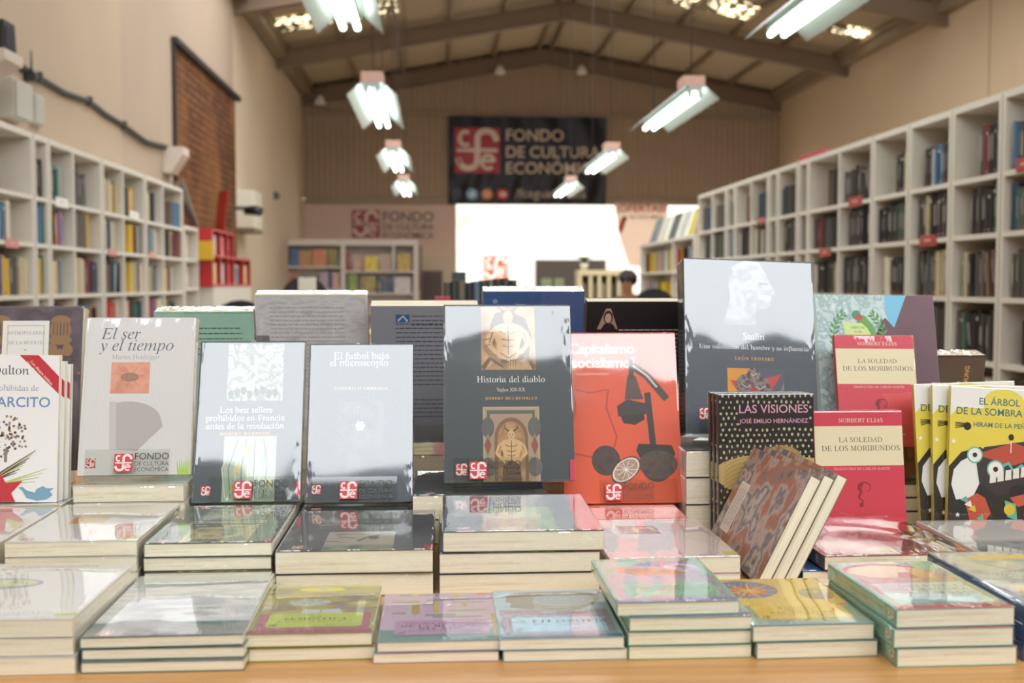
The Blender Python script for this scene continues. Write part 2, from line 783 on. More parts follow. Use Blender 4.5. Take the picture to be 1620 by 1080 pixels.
ROOFGAPS = [(5.3, 6.1), (7.7, 9.5), (10.4, 13.15)]  # open strips in the unseen roof, added to let daylight into the hall
bm = bmesh.new()
for xa, xb in ((XL - .3, XRID), (XRID, XR + .3)):
    run = [(YF, ROOFGAPS[0][0])] + [(ROOFGAPS[k][1], ROOFGAPS[k + 1][0] if k + 1 < len(ROOFGAPS) else YG + .1) for k in range(len(ROOFGAPS))]
    for ya, yb in run:
        n = max(4, int((yb - ya) / .0365))
        corrugated(bm, n, lambda i, o: (Vector((xa, ya + i * (yb - ya) / n, roof_z(xa) + .19 + o)), Vector((xb, ya + i * (yb - ya) / n, roof_z(xb) + .19 + o))), .012)
for ya, yb in ROOFGAPS[1:]:  # right slope sheeted over again so less daylight reaches the right wall
    n = int((yb - ya) / .0365)
    corrugated(bm, n, lambda i, o: (Vector((4.4, ya + i * (yb - ya) / n, roof_z(4.4) + .19 + o)), Vector((XR + .3, ya + i * (yb - ya) / n, roof_z(XR + .3) + .19 + o))), .012)
struct(finish('ceiling', bm, SHEET))
bm = bmesh.new()
nn = 340
corrugated(bm, nn, lambda i, o: (Vector((XL - .1 + i * (XR - XL + .2) / nn, YG + o, GB)), Vector((XL - .1 + i * (XR - XL + .2) / nn, YG + o, roof_z(XL - .1 + i * (XR - XL + .2) / nn) + .2))), .016)
struct(finish('wall_far', bm, METAL_BROWN))
struct(BX('trim_6', (XL, YG - .04, GB - .1), (XR, YG + .04, GB + .03), mat('#947e66', .6)))
struct(BX('trim_7', (XL, YG - .05, EAVE - .33), (XR, YG - .017, EAVE - .25), mat('#947e66', .6)))
XJ = at_y(722, 400, YG).x
struct(BX('wall_far_lower', (XL - .1, YG, 0), (XJ, YG + .18, GB - .02), plaster('w', '#cfb3a0')))
struct(BX('wall_far_corner', (5.3, YG, 0), (XR, YG + .18, GB - .02), plaster('w', '#cfb3a0')))
# street front behind the camera: solid below, an unseen opening above, sized for daylight and glare on the covers
struct(BX('wall_front', (XL, YF - .2, 0), (XR, YF, 2.8), plaster('w', '#7e756b')))
struct(BX('trim_8', (XL, YF - .15, 2.8), (XR, YF - .02, 2.86), mat('#57504a')))

# steel frames, one per bay, and the purlins they carry
def rafter_bm(y, dpt=.22, wd=.1):
    bm = bmesh.new()
    for xa, xb in ((XL, XRID), (XRID, XR)):
        za, zb = roof_z(xa), roof_z(xb)
        for dz0, dz1, ww in ((.09, .10, wd), (-dpt + .1, .09, .03), (-dpt + .09, -dpt + .1, wd)):
            v = [bm.verts.new((x, yy, z)) for x, z0 in ((xa, za), (xb, zb)) for yy in (y - ww / 2, y + ww / 2) for z in (z0 + dz0, z0 + dz1)]
            for f in ((0, 1, 3, 2), (4, 6, 7, 5), (0, 4, 5, 1), (2, 3, 7, 6), (1, 5, 7, 3), (0, 2, 6, 4)):
                bm.faces.new([v[k] for k in f])
    return fix(bm)


for k, y in enumerate((YG - .12, 17.1, 13.7, 10.25, 6.8, 3.35, -.1)):
    struct(finish('beam_frame', rafter_bm(y, .26, .14), RAFTER))
nx = 0
for x in [XRID - .12, XRID + .12] + [XRID - .12 - .83 * k for k in range(1, 6)] + [XRID + .12 + .83 * k for k in range(1, 6)]:
    z = roof_z(x)
    struct(BX('beam_purlin', (x - .025, YF, z + .085), (x + .025, YG - .1, z + .175), mat('#917b64', .6)))
struct(BX('beam_eaves_left', (XL, 2, EAVE - .02), (XL + .16, YG, EAVE + .17), mat('#8d7b65', .5)))
struct(BX('beam_eaves_right', (XR - .16, 2, EAVE - .02), (XR, YG, EAVE + .17), mat('#8d7b65', .5)))


def speckle_mat():
    """a translucent roof panel: daylight comes through it in bright spots between the grime"""
    mt = bpy.data.materials.new('rooflight_panel')
    N, L = nodes(mt)
    b = N['Principled BSDF']
    b.inputs['Base Color'].default_value = lin('#8a7850')
    tc = N.new('ShaderNodeTexCoord')
    v = N.new('ShaderNodeTexVoronoi')
    v.inputs['Scale'].default_value = 11
    L.new(tc.outputs['Object'], v.inputs['Vector'])
    n = N.new('ShaderNodeTexNoise')
    n.inputs['Scale'].default_value = 1.6
    L.new(tc.outputs['Object'], n.inputs['Vector'])
    ad = N.new('ShaderNodeMath')
    ad.operation = 'SUBTRACT'
    L.new(n.outputs['Fac'], ad.inputs[0])
    L.new(v.outputs['Distance'], ad.inputs[1])
    rp = N.new('ShaderNodeMapRange')
    rp.inputs['From Min'].default_value = .07
    rp.inputs['From Max'].default_value = .25
    rp.inputs['To Max'].default_value = 4
    L.new(ad.outputs[0], rp.inputs[0])
    b.inputs['Emission Color'].default_value = lin('#ffeec0')
    L.new(rp.outputs[0], b.inputs['Emission Strength'])
    return mt


# daylight portals in the openings: they give no light of their own
def portal(loc, rot, sx, sy):
    l = bpy.data.lights.new('daylight_opening', 'AREA')
    l.shape = 'RECTANGLE'
    l.size, l.size_y = sx, sy
    l.cycles.is_portal = True
    o = bpy.data.objects.new('daylight_opening', l)
    COL.objects.link(o)
    o.location = loc
    o.rotation_euler = rot


SL = math.atan((RIDGE - EAVE) / (XR - XRID))
for ya, yb in ROOFGAPS:
    for sg_, x0, x1 in ((-1, XL, XRID), (1, XRID, XR)):
        xm = (x0 + x1) / 2
        portal((xm, (ya + yb) / 2, roof_z(xm) + .24), (0, -sg_ * -SL, 0), (x1 - x0) / math.cos(SL), yb - ya)
portal(((XL + XR) / 2, YF - .1, 4.1), (math.radians(90), 0, 0), XR - XL, 2.6)
portal(((XJ + 5.3) / 2, YG + .25, GB / 2), (math.radians(-90), 0, 0), 5.3 - XJ, GB)

SPECK = speckle_mat()
ni = 0
for (xa, xb, ya, yb, lab) in ((-2.25, -.55, 15.5, 16.25, 'speckled translucent roof panel glowing beside the left wall above the hanging lamps'),
                              (3.4, 4.6, 15.5, 16.3, 'speckled translucent roof panel right of the roof ridge, dimly glowing'),
                              (5.4, 6.3, 15.6, 16.05, 'speckled translucent roof panel close to the right wall')):
    bm = bmesh.new()
    v = [bm.verts.new((x, y, roof_z(x) + .165 - dz)) for dz in (0, .008) for x in (xa, xb) for y in (ya, yb)]
    for f in ((0, 1, 3, 2), (4, 6, 7, 5), (0, 4, 5, 1), (2, 3, 7, 6), (1, 5, 7, 3), (0, 2, 6, 4)):
        bm.faces.new([v[k] for k in f])
    o = finish('rooflight_panel', fix(bm), SPECK)
    struct(o)

# the sunlit yard outside the far opening
struct(BX('ground', (-8, YG + .18, -.1), (14, 30, -.01), mat('#b8b0a2', .8)))
OY = 27.0
struct(BX('wall_yard', (-6, OY, 0), (14, OY + .2, 5.2), mat('#b9b4aa', .8)))
p0, p1 = at_y(847, 411, OY), at_y(958, 470, OY)
wy = BX('window_1', (p0.x, OY - .03, .9), (p1.x, OY, p0.z), mat('#2c251e', .6, .2))
struct(wy)
for (ua, ub) in ((856, 873), (877, 892), (911, 925)):
    a, b = at_y(ua, 440, OY), at_y(ub, 460, OY)
    BX('pane', (a.x, OY - .045, b.z), (b.x, OY - .03, a.z), mat('#4a5038', .3), wy)

# ================================================================== the table and its books
tb = thing('display_table', 'long beech-veneered display table carrying all the paperbacks in front', 'table', (0.1, 1.5, 0), (0, 0, -.02))
BX('tabletop', (-1.45, -.585, TT - .035), (1.5, .75, TT), WOOD, tb, .003)
BX('apron', (-1.35, -.5, TT - .14), (1.4, .66, TT - .0351), mat('#c0965f', .5), tb)
for sx in (-1.38, 1.38):
    for sy in (-.52, .66):
        BX('leg', (sx - .03, sy - .03, 0), (sx + .03, sy + .03, TT - .0352), mat('#5d5a58', .4), tb)

Z0 = TT
RED, CRM, DK, GRY, WHT = '#c23a45', '#ead9b0', '#2c2c30', '#6d6d70', '#eeeae4'


def fce(P, x, y, s=.011):
    P.logo(x, y, s)


# ---- front row covers -------------------------------------------------
def art_breviario(base, panel, ink, title, author, extra, dots='#b0607a', band=None):
    def f(P, w, h):
        if dots:
            P.rect(.004, .012, w - .004, h * .56, pic((dots, base, dots), 230, .42, 'voronoi'))
        if band:
            P.rect(0, 0, w, .011, band)
        extra(P, w, h)
        P.rrect(.12 * w, .018, .9 * w, .062, .006, panel)
        y = .0545
        for t, s, fo in title:
            P.text(t, .51 * w, y - s * .72, s, ink, 'c', fo, space=1.15)
            y -= s * .98
        P.text(author, .51 * w, y - .0042, .0058, ink, 'c', 'serif', space=1.25)
        P.text('BREVIARIOS', .87 * w, .0245, .0042, ink, 'r', 'serif', space=1.25)
        P.text('Fondo de Cultura Económica', .87 * w, .0198, .0034, ink, 'r', 'italic')
        P.logo(.145 * w, .0205, .008, None, ink)
    return f


def ex_semi(P, w, h):
    P.rect(0, .062, w, h, pic(('#8d8a55', '#b9b04a', '#8e7a6a', '#cfc85a'), 14, .42, 'noise', (1, 2.5, 1)))
    P.rect(0, h - .007, w, h, '#b5c21e')
    P.ell(.47 * w, h - .013, .024, .008, '#e6da2e')
    P.poly([(.40 * w, h - .014), (.47 * w, h - .009), (.54 * w, h - .012), (.47 * w, h - .018)], '#c6ccd2')
    P.ell(.40 * w, .098, .022, .012, pic(('#7d8f7c', '#cfd6cc', '#9aa593'), 90))
    P.poly([(.36 * w, .060), (.54 * w, .063), (.72 * w, .060), (.68 * w, .076), (.53 * w, .073), (.38 * w, .076)], '#c9cdd0')
    P.stroke([(.53 * w, .062), (.53 * w, .073)], .001, '#777')


def ex_arte(P, w, h):
    P.rect(0, .0, w, .035, '#5f8a80')
    P.rect(0, .035, w, h, '#c3a5bd')
    r = random.Random(5)
    g = ('#8c8f86', '#b59a4c', '#7f857c', '#c7ae62', '#9b9470', '#b8b4ae')
    for i in range(17):
        x, y = r.uniform(.1, .82) * w, r.uniform(.066, .15)
        if i % 2:
            P.rect(x, y, x + r.uniform(.004, .008), y + r.uniform(.02, .05) * (1 if y < .1 else .4), g[i % 6])
        else:
            P.rect(max(.01, x - .02), y, min(w - .012, x + r.uniform(.01, .03)), y + r.uniform(.003, .006), g[i % 6])
    P.rect(.93 * w, .015, .97 * w, .08, '#b59a4c')
    P.rect(.84 * w, h - .007, .93 * w, h - .002, '#e05a30')


def ex_filo(P, w, h):
    pts = [(.12, .88), (.14, .79), (.10, .74), (.15, .70), (.13, .62), (.24, .58), (.38, .56), (.52, .52), (.72, .55), (.88, .66), (.95, .80), (.90, .92), (.70, .965), (.35, .96), (.2, .94)]
    P.poly([(x * w, y * h) for x, y in pts], '#8f8d82')
    for k in range(7):
        s = 1 - k * .13
        P.ell(.62 * w, .77 * h, .27 * w * s, .15 * h * s, ('#a5adb0', '#8fa5b4')[k % 2])
    for k in range(4):
        P.stroke([(x * w, y * h) for x, y in arc(.55, .80 - .05 * k, .22, .16, 200, 300, 8)], .0014, '#c6d8e4')


def ex_psico(P, w, h):
    P.rect(.015, .062, w - .012, h - .012, pic(('#9cc79a', '#b89ab0', '#8fbf92'), 18))
    P.poly([(.1 * w, .8 * h), (.25 * w, .93 * h), (.5 * w, .9 * h), (.3 * w, .8 * h)], '#b5cdb0')
    P.poly([(.35 * w, .86 * h), (.55 * w, .93 * h), (.85 * w, .9 * h), (.6 * w, .78 * h), (.42 * w, .8 * h)], '#7e78a8')
    P.poly([(.55 * w, .62 * h), (.62 * w, .95 * h), (.66 * w, .95 * h), (.6 * w, .62 * h)], '#c0607c')
    P.ell(.76 * w, .75 * h, .16 * w, .11 * h, pic(('#b9a0b4', '#d8d0d6', '#a98ea8'), 60))
    P.poly([(.16 * w, .68 * h), (.22 * w, .80 * h), (.45 * w, .78 * h), (.66 * w, .71 * h), (.78 * w, .62 * h), (.6 * w, .58 * h), (.3 * w, .57 * h)], '#e0903a')
    P.ell(.36 * w, .68 * h, .12 * w, .075 * h, '#c8682c')
    P.ell(.60 * w, .65 * h, .07 * w, .05 * h, '#b8752f')


def ex_siglo(P, w, h):
    P.rect(0, .062, w, h, '#e6c64a')
    P.ell(.22 * w, .75 * h, .30 * w, .20 * h, '#8583a8')
    P.ell(.25 * w, .72 * h, .17 * w, .12 * h, pic(('#e39a3c', '#c46a4e', '#e6b04a'), 50))
    for a in range(0, 360, 40):
        P.stroke([(.25 * w, .72 * h), (.25 * w + .28 * w * math.cos(math.radians(a)), .72 * h + .18 * h * math.sin(math.radians(a)))], .0035, '#e9c95a', .0008)
    P.ell(.82 * w, .62 * h, .15 * w, .13 * h, pic(('#d8943a', '#8f8a6a', '#e6c64a'), 60))
    P.poly([(.75 * w, .36 * h), (.98 * w, .42 * h), (.97 * w, .38 * h), (.8 * w, .33 * h)], '#d8804a')


def art_teal(P, w, h):
    P.rect(.006, .012, w - .004, h * .8, pic(('#c26a78', '#8fb8a8', '#c26a78'), 250, .42, 'voronoi'))
    P.rect(.002, .0, w, .011, '#b8404c')
    P.ell(.40 * w, .80 * h, .37 * w, .17 * h, '#b8454c')
    P.ell(.40 * w, .775 * h, .34 * w, .14 * h, pic(('#dcd59a', '#e5e0b5', '#c9bf86'), 30))
    P.poly([(.44 * w, .62 * h), (.5 * w, .74 * h), (.62 * w, .76 * h), (.66 * w, .62 * h)], '#a8474c')
    P.ell(.66 * w, .74 * h, .05 * w, .13 * h, '#cf9a78')
    P.ell(.74 * w, .72 * h, .05 * w, .12 * h, '#d6a688')
    P.rect(.10 * w, .02, .92 * w, .085, '#b4d0d0')
    P.rect(.12 * w, .018, .92 * w, .03, '#7fc0b8')
    P.text('HISTORIA DE LA', .5 * w, .070, .0105, '#a04858', 'c', 'serif', space=1.2)
    P.text('LITERATURA', .54 * w, .058, .0105, '#a04858', 'c', 'serif', space=1.2)
    P.text('UNIVERSAL', .54 * w, .046, .0105, '#a04858', 'c', 'serif', space=1.2)
    P.text('RAMÓN D. PERÉS', .55 * w, .036, .006, '#3f6f72', 'c', 'serif', space=1.2)
    P.text('Fondo de Cultura Económica', .87 * w, .021, .0045, '#2f5f62', 'r', 'italic')


def sp_teal(P, L, t):
    P.rect(.012, .0, L - .024, t, '#86b9a2')
    P.text('HISTORIA DE LA LITERATURA UNIVERSAL', .022, t * .36, .0052, '#6a7048', 'l', 'serif', width=.085)
    P.text('RAMÓN PERÉS', .112, t * .36, .0048, '#6a7048', 'l', 'serif', width=.024)
    P.logo(L - .018, t * .5 - .0052, .0104, '#e9e2d6', '#4a4f4c')


def art_navy(P, w, h):
    P.rect(.003, .0, w, h, pic(('#8fa0b8', '#b8c0c8', '#7a90ac', '#d0d0cc'), 22))
    P.rect(.02, .0, w, h * .34, '#d6b544')
    P.poly([(.2 * w, .86 * h), (.4 * w, .93 * h), (.8 * w, .92 * h), (w, .86 * h), (w, .8 * h), (.6 * w, .84 * h)], '#dba45a')
    P.lines(.04, w - .02, h * .55, .008, 3, '#dfe6ee', .003)


def art_foro(P, w, h):
    P.rect(0, h * .78, w, h, pic(('#c6cfc9', '#d5dbd4', '#b8c8c2'), 12))
    P.rect(0, h * .2, w, h * .80, pic(('#dfe2e2', '#c5cad0', '#e8eae8', '#9aa2ac'), 16, .4, 'noise', (1, 3, 1)))
    P.poly([(0, 0), (0, .12 * h), (.15 * w, .22 * h), (.4 * w, .24 * h), (.62 * w, .16 * h), (.8 * w, .14 * h), (w, .2 * h), (w, 0)], pic(('#6f706e', '#8b8a86', '#565a58'), 26))
    P.stroke([(x * w, y * h) for x, y in arc(.55, .9, .35, .09, 190, 350, 12)], .0016, '#8aa0ac')
    P.lines(.3 * w, .7 * w, h * .40, .006, 1, '#777', .002)
    P.text('el presente', .62 * w, .60 * h, .014, '#b5bcc2', 'c', 'italic')
    fce(P, .1 * w, .025 * h, .012)


def art_modern(P, w, h):
    P.rect(0, h * .86, w, h, '#d5d4ce')
    P.text('Modernidades', .1 * w, h * .9, .016, '#8f9193', 'l', 'italic')
    P.lines(.1 * w, .6 * w, h * .86, .008, 1, '#a5a5a2', .003)
    P.ell(.22 * w, .60 * h, .30 * w, .10 * h, '#8c84a0')
    P.ell(.26 * w, .61 * h, .22 * w, .07 * h, pic(('#a8b866', '#c6cf86', '#8fa05a'), 50))
    P.stroke([(x * w, y * h) for x, y in ((.35, .14), (.38, .26), (.40, .15), (.45, .22), (.46, .14), (.52, .2), (.55, .14))], .0012, '#b5b5b8')
    P.rect(.86 * w, .01, w, .085 * h, '#b4c832')


def put(proto, u, v, d, z0, t, n, desc, where, group, right=False, w=0, **kw):
    x = at_y(u, v, d).x - (w if right else 0)
    return stack(proto, x, d, z0, t, n, desc, where, group, **kw), ztop(z0, t, n, kw.get('film', True))


FR = 'small paperbacks stacked along the front edge of the table'
SE = 'paperbacks stacked in the second row'
BK = 'paperbacks stacked under the stands'
b = make_book('paperback', .142, .20, .0145, '#dcdad5', art_modern)
stack(b, -.4625, .985, Z0, .0145, 3, 'white wrapped paperback with a lime corner', 'far left in front', FR)
b = make_book('paperback', .143, .208, .0084, '#3a6f72', art_foro)
stack(b, -.3165, .986, Z0, .0084, 3, 'thin paperback with grey and white photographic cover', 'in the front row', FR)
b = make_book('paperback', .115, .158, .0107, '#9aa24a', art_breviario('#a8405e', '#bccb3a', '#3c4018', [('LA', .0075, 'serif'), ('SEMIÓTICA', .0095, 'serifb')], 'MAURICIO BEUCHOT', ex_semi, '#b06070', '#9c3f58'))
stack(b, -.1735, 1.004, Z0, .0107, 2, 'wrapped yellow-green and maroon paperback about semiotics', 'at the front edge', FR)
b = make_book('paperback', .115, .155, .0078, '#c3a5bd', art_breviario('#5f8a80', '#b58bab', '#3f2c48', [('TEORÍA GENERAL', .0072, 'serif'), ('DE LA HISTORIA', .0085, 'serifb'), ('DEL ARTE', .0078, 'serifb')], 'JACQUES THUILLIER', ex_arte, None))
stack(b, -.0575, .994, Z0, .0078, 2, 'wrapped mauve paperback with a woven gold pattern', 'at the front edge', FR)
b = make_book('paperback', .115, .158, .0089, '#a9cbdc', art_breviario('#8fb0b8', '#a9d3e6', '#2f3a50', [('LA FILOSOFÍA', .0125, 'serifb')], 'KARL JASPERS', ex_filo, '#a8708c', '#4a6a78'))
stack(b, .0583, .990, Z0, .0089, 2, 'wrapped light blue paperback with a grey head profile', 'at the front edge', FR)
b = make_book('paperback', .115, .160, .0108, '#8cb892', art_breviario('#8cb892', '#8cc596', '#4a2c3c', [('PSICOTERAPIA', .0088, 'serif'), ('Y HUMANISMO', .0095, 'serifb')], 'VIKTOR E. FRANKL', ex_psico, '#a878a0', '#7a6a9c'), '#86b48e')
stack(b, .1735, .987, Z0, .0108, 4, 'wrapped green and purple paperback', 'at the front edge', FR, offs={3: (-.009, .004, .012)})
b = make_book('paperback', .115, .158, .0137, '#7f9a94', art_breviario('#7f9a94', '#e6c21e', '#6a5a1c', [('HISTORIA', .0072, 'serif'), ('MÍNIMA', .0072, 'serif'), ('DEL SIGLO XX', .0078, 'serifb')], 'DAVID THOMSON', ex_siglo, '#a8b060', '#7f9f9a'))
stack(b, .2910, .981, Z0, .0137, 2, 'wrapped yellow paperback with orange and blue swirls', 'at the front edge', FR)
b = make_book('paperback', .112, .166, .0152, '#86bfae', art_teal, '#6fae9c', sp_teal)
stack(b, .4135, .950, Z0, .0152, 3, 'wrapped teal paperback with printed spine and red border', 'near the right corner', FR, offs={2: (-.001, .003, .02), 1: (-.004, .001, 0), 0: (-.001, 0, 0)})
b = make_book('paperback', .135, .20, .0152, '#2f4f86', art_navy, '#2c4a80')
stack(b, .5345, .957, Z0, .0152, 3, 'paperback with navy spine and yellow cover', 'at the far right front corner', FR, jit=.001)

# ---- second row -------------------------------------------------------
def art_whiteland(P, w, h):
    P.lines(.1 * w, .8 * w, h * .93, .008, 3, '#b5b5b2', .0035, 3)
    P.text('Juegos de lenguaje', .12 * w, h * .80, .010, '#b8b6b2', 'l', 'italic')
    P.rect(.26 * w, .44 * h, .56 * w, .62 * h, '#d8a838')
    P.ell(.42 * w, .53 * h, .10 * w, .06 * h, '#c29a2a')
    fce(P, .09 * w, .04 * h, .013)
    P.logo(.70 * w, .34 * h, .016, '#d8b0a8', '#e8e0da')
    P.rect(.86 * w, .01, w, .12 * h, '#c4cc3c')


def art_green(P, w, h):
    P.rect(.26 * w, .0, .80 * w, .45 * h, pic(('#3f4f44', '#87987e', '#c9b878', '#2c3a34', '#a8b49a'), 34))
    P.rect(.26 * w, .58 * h, .80 * w, .9 * h, pic(('#70806e', '#a2ae98', '#54645a'), 40))
    P.lines(.2 * w, .85 * w, .53 * h, .008, 2, '#e0e2dc', .003)
    fce(P, .09 * w, .03 * h, .012)
    P.rect(.93 * w, .02 * h, w, .08 * h, '#c23a45')


def art_dog(P, w, h):
    P.text('POLÍTICA', .5 * w, h * .66, .012, '#9a9a9c', 'c', 'sans', space=1.3)
    P.text('DE LA HISTORIA Y ENSAYOS', .5 * w, h * .58, .01, '#c8c8c8', 'c', width=.6 * w)
    P.lines(.2 * w, .86 * w, .53 * h, .008, 1, '#a8a8a8', .002)
    P.rect(.29 * w, .0, .74 * w, .43 * h, '#b5ab98')
    P.rect(.29 * w, .0, .74 * w, .13 * h, pic(('#6c7a58', '#98a07e', '#54604a'), 40))
    for a, bb in (((.34, .36), (.58, .36)), ((.36, .30), (.52, .24)), ((.50, .2), (.62, .36)), ((.3, .2), (.42, .17)), ((.6, .30), (.70, .38))):
        P.stroke([(a[0] * w, a[1] * h), ((a[0] + bb[0]) / 2 * w, (a[1] + bb[1]) / 2 * h + .004), (bb[0] * w, bb[1] * h)], .004, '#4f473e', .0015)
    P.ell(.60 * w, .28 * h, .035 * w, .04 * h, '#5a5046')
    fce(P, .09 * w, .05 * h, .014)
    P.rect(.94 * w, .01 * h, w, .11 * h, '#b8323e')


def art_devil_flat(P, w, h):
    P.rect(.28 * w, 0, .72 * w, .62 * h, pic(('#5f7a3c', '#8aa85a', '#486030'), 30))
    P.poly([(.22 * w, 0), (.28 * w, .4 * h), (.44 * w, .58 * h), (.52 * w, .3 * h), (.62 * w, 0)], pic(('#a8927a', '#8a745e', '#c0ac94'), 30))
    P.poly([(.84 * w, 0), (w, 0), (w, h), (.9 * w, h)], '#c0503c')
    fce(P, .09 * w, .05 * h, .014)


def art_pink(P, w, h):
    for k in range(10):
        P.rect(.02 * w, (.08 + .085 * k) * h, .97 * w, (.11 + .085 * k) * h, '#d2c7c4')
    P.lines(.05 * w, .9 * w, h * .94, .006, 2, '#b5848a', .003, 6)
    P.rect(.23 * w, .58 * h, .56 * w, .80 * h, '#9a3838')
    P.poly([(.34 * w, .62 * h), (.40 * w, .62 * h), (.41 * w, .72 * h), (.50 * w, .72 * h), (.51 * w, .62 * h), (.56 * w, .62 * h), (.52 * w, .76 * h), (.36 * w, .76 * h)], '#d0a044')
    P.rect(.90 * w, .01, w, .12 * h, '#b4c832')


def art_maroon(P, w, h):
    P.rect(.05 * w, .04 * h, .62 * w, .34 * h, '#b4a896')
    P.lines(.15 * w, .9 * w, .93 * h, .008, 4, '#d8a8a8', .002, 4)
    P.ell(.40 * w, .20 * h, .18 * w, .12 * h, '#c8beae')


def art_greyclear(P, w, h):
    P.rect(.05 * w, .45 * h, .95 * w, .95 * h, '#d9d8d6')
    P.rect(0, 0, w, .4 * h, pic(('#5a5a5c', '#a9a9a8', '#3f3f42'), 26))
    P.stroke([(x * w, .18 * h + .02 * h * (i % 2)) for i, x in enumerate([.1, .2, .3, .4, .5, .6, .7])], .004, '#58a08c')


b = make_book('paperback', .140, .205, .0146, '#dcdad4', art_whiteland)
stack(b, -.4655, 1.21, Z0, .0146, 4, 'white paperback with a yellow landscape picture', 'in the second row left', SE, jit=.002)
b = make_book('paperback', .138, .205, .0136, '#4b5650', art_green)
stack(b, -.3215, 1.21, Z0, .0136, 4, 'dark glossy paperback with greenish picture strip', 'in the second row', SE, jit=.002)
b = make_book('paperback', .1735, .215, .0240, '#43474a', art_dog)
stack(b, -.1785, 1.21, Z0, .0240, 2, 'thick charcoal paperback with a sketched animal', 'in the second row', SE, jit=.001)
b = make_book('paperback', .180, .21, .0214, '#41474a', art_devil_flat)
s4 = stack(b, .0015, 1.21, Z0, .0214, 3, 'thick dark paperback with green picture', 'in the second row centre', SE, jit=.001, offs={2: (.0035, .001, -.006)})
b = make_book('paperback', .150, .205, .0168, '#dcc5c2', art_pink)
stack(b, .1915, 1.21, Z0, .0168, 2, 'pale pink striped paperback with a lime corner', 'behind the green front stack', SE, jit=.001)
b = make_book('paperback', .15, .20, .0165, '#2f6fb0', None)
b.location = (.415, 1.215, Z0 + .0005)
tag(b, 'blue-covered paperback mostly buried beneath the maroon wrapped one', 'paperback', SE)
b = make_book('paperback', .148, .205, .0145, '#8e3442', art_maroon, '#6f6a66', lambda P, L, t: P.logo(L - .03, t * .5 - .005, .01), film=LOOSE)
b.location = (.4385, 1.21, Z0 + .0205)
tag(b, 'maroon paperback in loose clear plastic behind the teal stack', 'paperback', SE)
# the loose flap of its wrapper swells up over the cover and hangs past its right side
bm = bmesh.new()
gx, gy = 18, 12
gv = [[bm.verts.new((.004 + .186 * i / gx, .004 + .195 * j / gy,
                     .0172 + .011 * math.sin(math.pi * min(1, i / gx * .9 + .05)) * math.sin(math.pi * (j / gy * .92 + .04)) * (1 + .25 * math.sin(3 * i / gx * 3 + j))
                     - .012 * max(0, i / gx - .8) * 5 * .8)) for j in range(gy + 1)] for i in range(gx + 1)]
for i in range(gx):
    for j in range(gy):
        bm.faces.new((gv[i][j], gv[i + 1][j], gv[i + 1][j + 1], gv[i][j + 1]))
finish('plastic_flap', bm, LOOSE, b, True)
b = make_book('paperback', .145, .205, .013, '#bdbcb8', art_greyclear, film=LOOSE)
stack(b, .635, 1.21, Z0, .013, 2, 'grey-white paperback in crumpled plastic', 'before the yellow books', SE, jit=.001)
b = make_book('paperback', .14, .2, .030, '#dcd6d2', lambda P, w, h: P.text('Pulgarcito', .1 * w, .9 * h, .02, '#a83a44', 'l', 'italic'))
stack(b, -.6175, 1.21, Z0, .030, 2, 'white paperback with red italic title', 'at the far left second row', SE, jit=.001)


# ---- stacks that carry the display row ---------------------------------
def art_plain(P, w, h):
    P.logo(.09 * w, .04 * h, .013)


def carry(x0, d, w, h, t, n, col, desc, where, rot=0, art=art_plain, spine=None, spa=None):
    b = make_book('paperback', w, h, t, col, art, spine, spa)
    stack(b, x0, d, Z0, t, n, desc, where, BK, jit=.001, rot=rot)
    return ztop(Z0, t, n)


H_EL = carry(-.467, 1.435, .140, .195, .0195, 4, '#d9d6d3', 'thick grey-white paperback', 'below the plain grey display copy')
H_AN = carry(-.735, 1.56, .165, .20, .0330, 2, '#6b5d68', 'thick purple-brown paperback', 'below the ornate purple display copy')
H_BE = carry(-.3215, 1.435, .135, .195, .0245, 2, '#4b5650', 'dark green-grey paperback', 'hidden below the silvery display copy')
H_FU = carry(-.180, 1.44, .140, .195, .0225, 2, '#343c48', 'dark navy paperback', 'hidden below the bluish display copy')
H_HI = carry(-.0335, 1.45, .180, .19, .0310, 2, '#4a5055', 'thick dark glossy paperback', 'between the charcoal stack and diablo display')
H_OR = carry(.1640, 1.43, .170, .21, .0150, 2, '#d9542e', 'orange paperback', 'below the orange display copy')
H_ST = carry(.3440, 1.50, .170, .195, .0360, 3, '#464d57', 'very thick paperback with red-white spine', 'below the tallest dark display copy', spine='#a8554a',
             spa=lambda P, L, t: (P.rect(L - .05, 0, L, t, '#e2d5cc'), P.rect(L - .10, .0, L - .05, t, '#b8453c'), P.logo(L - .09, t * .5 - .008, .016)))
H_FL = carry(.560, 1.525, .180, .20, .0172, 3, '#5a4a4e', 'paperback with bare page edges', 'below the pale coat-of-arms display copy')

# the far side of the table shows its own display, backs to us
H_B1 = carry(-.450, 1.76, .160, .20, .045, 2, '#7fa890', 'thick green paperback', 'hidden behind the plain grey display copy')
H_B2 = carry(-.285, 1.76, .165, .20, .048, 2, '#c8c4c2', 'thick pale paperback', 'hidden behind the silvery display copy')
H_B3 = carry(-.105, 1.74, .165, .20, .035, 2, '#77777d', 'thick grey paperback', 'hidden behind the bluish display copy')
H_B4 = carry(.068, 1.76, .160, .20, .047, 2, '#3d5a86', 'thick blue paperback', 'hidden behind the diablo display copy')
H_B5 = carry(.235, 1.76, .140, .20, .038, 2, '#1e1b1d', 'thick black paperback', 'hidden behind the orange display copy')


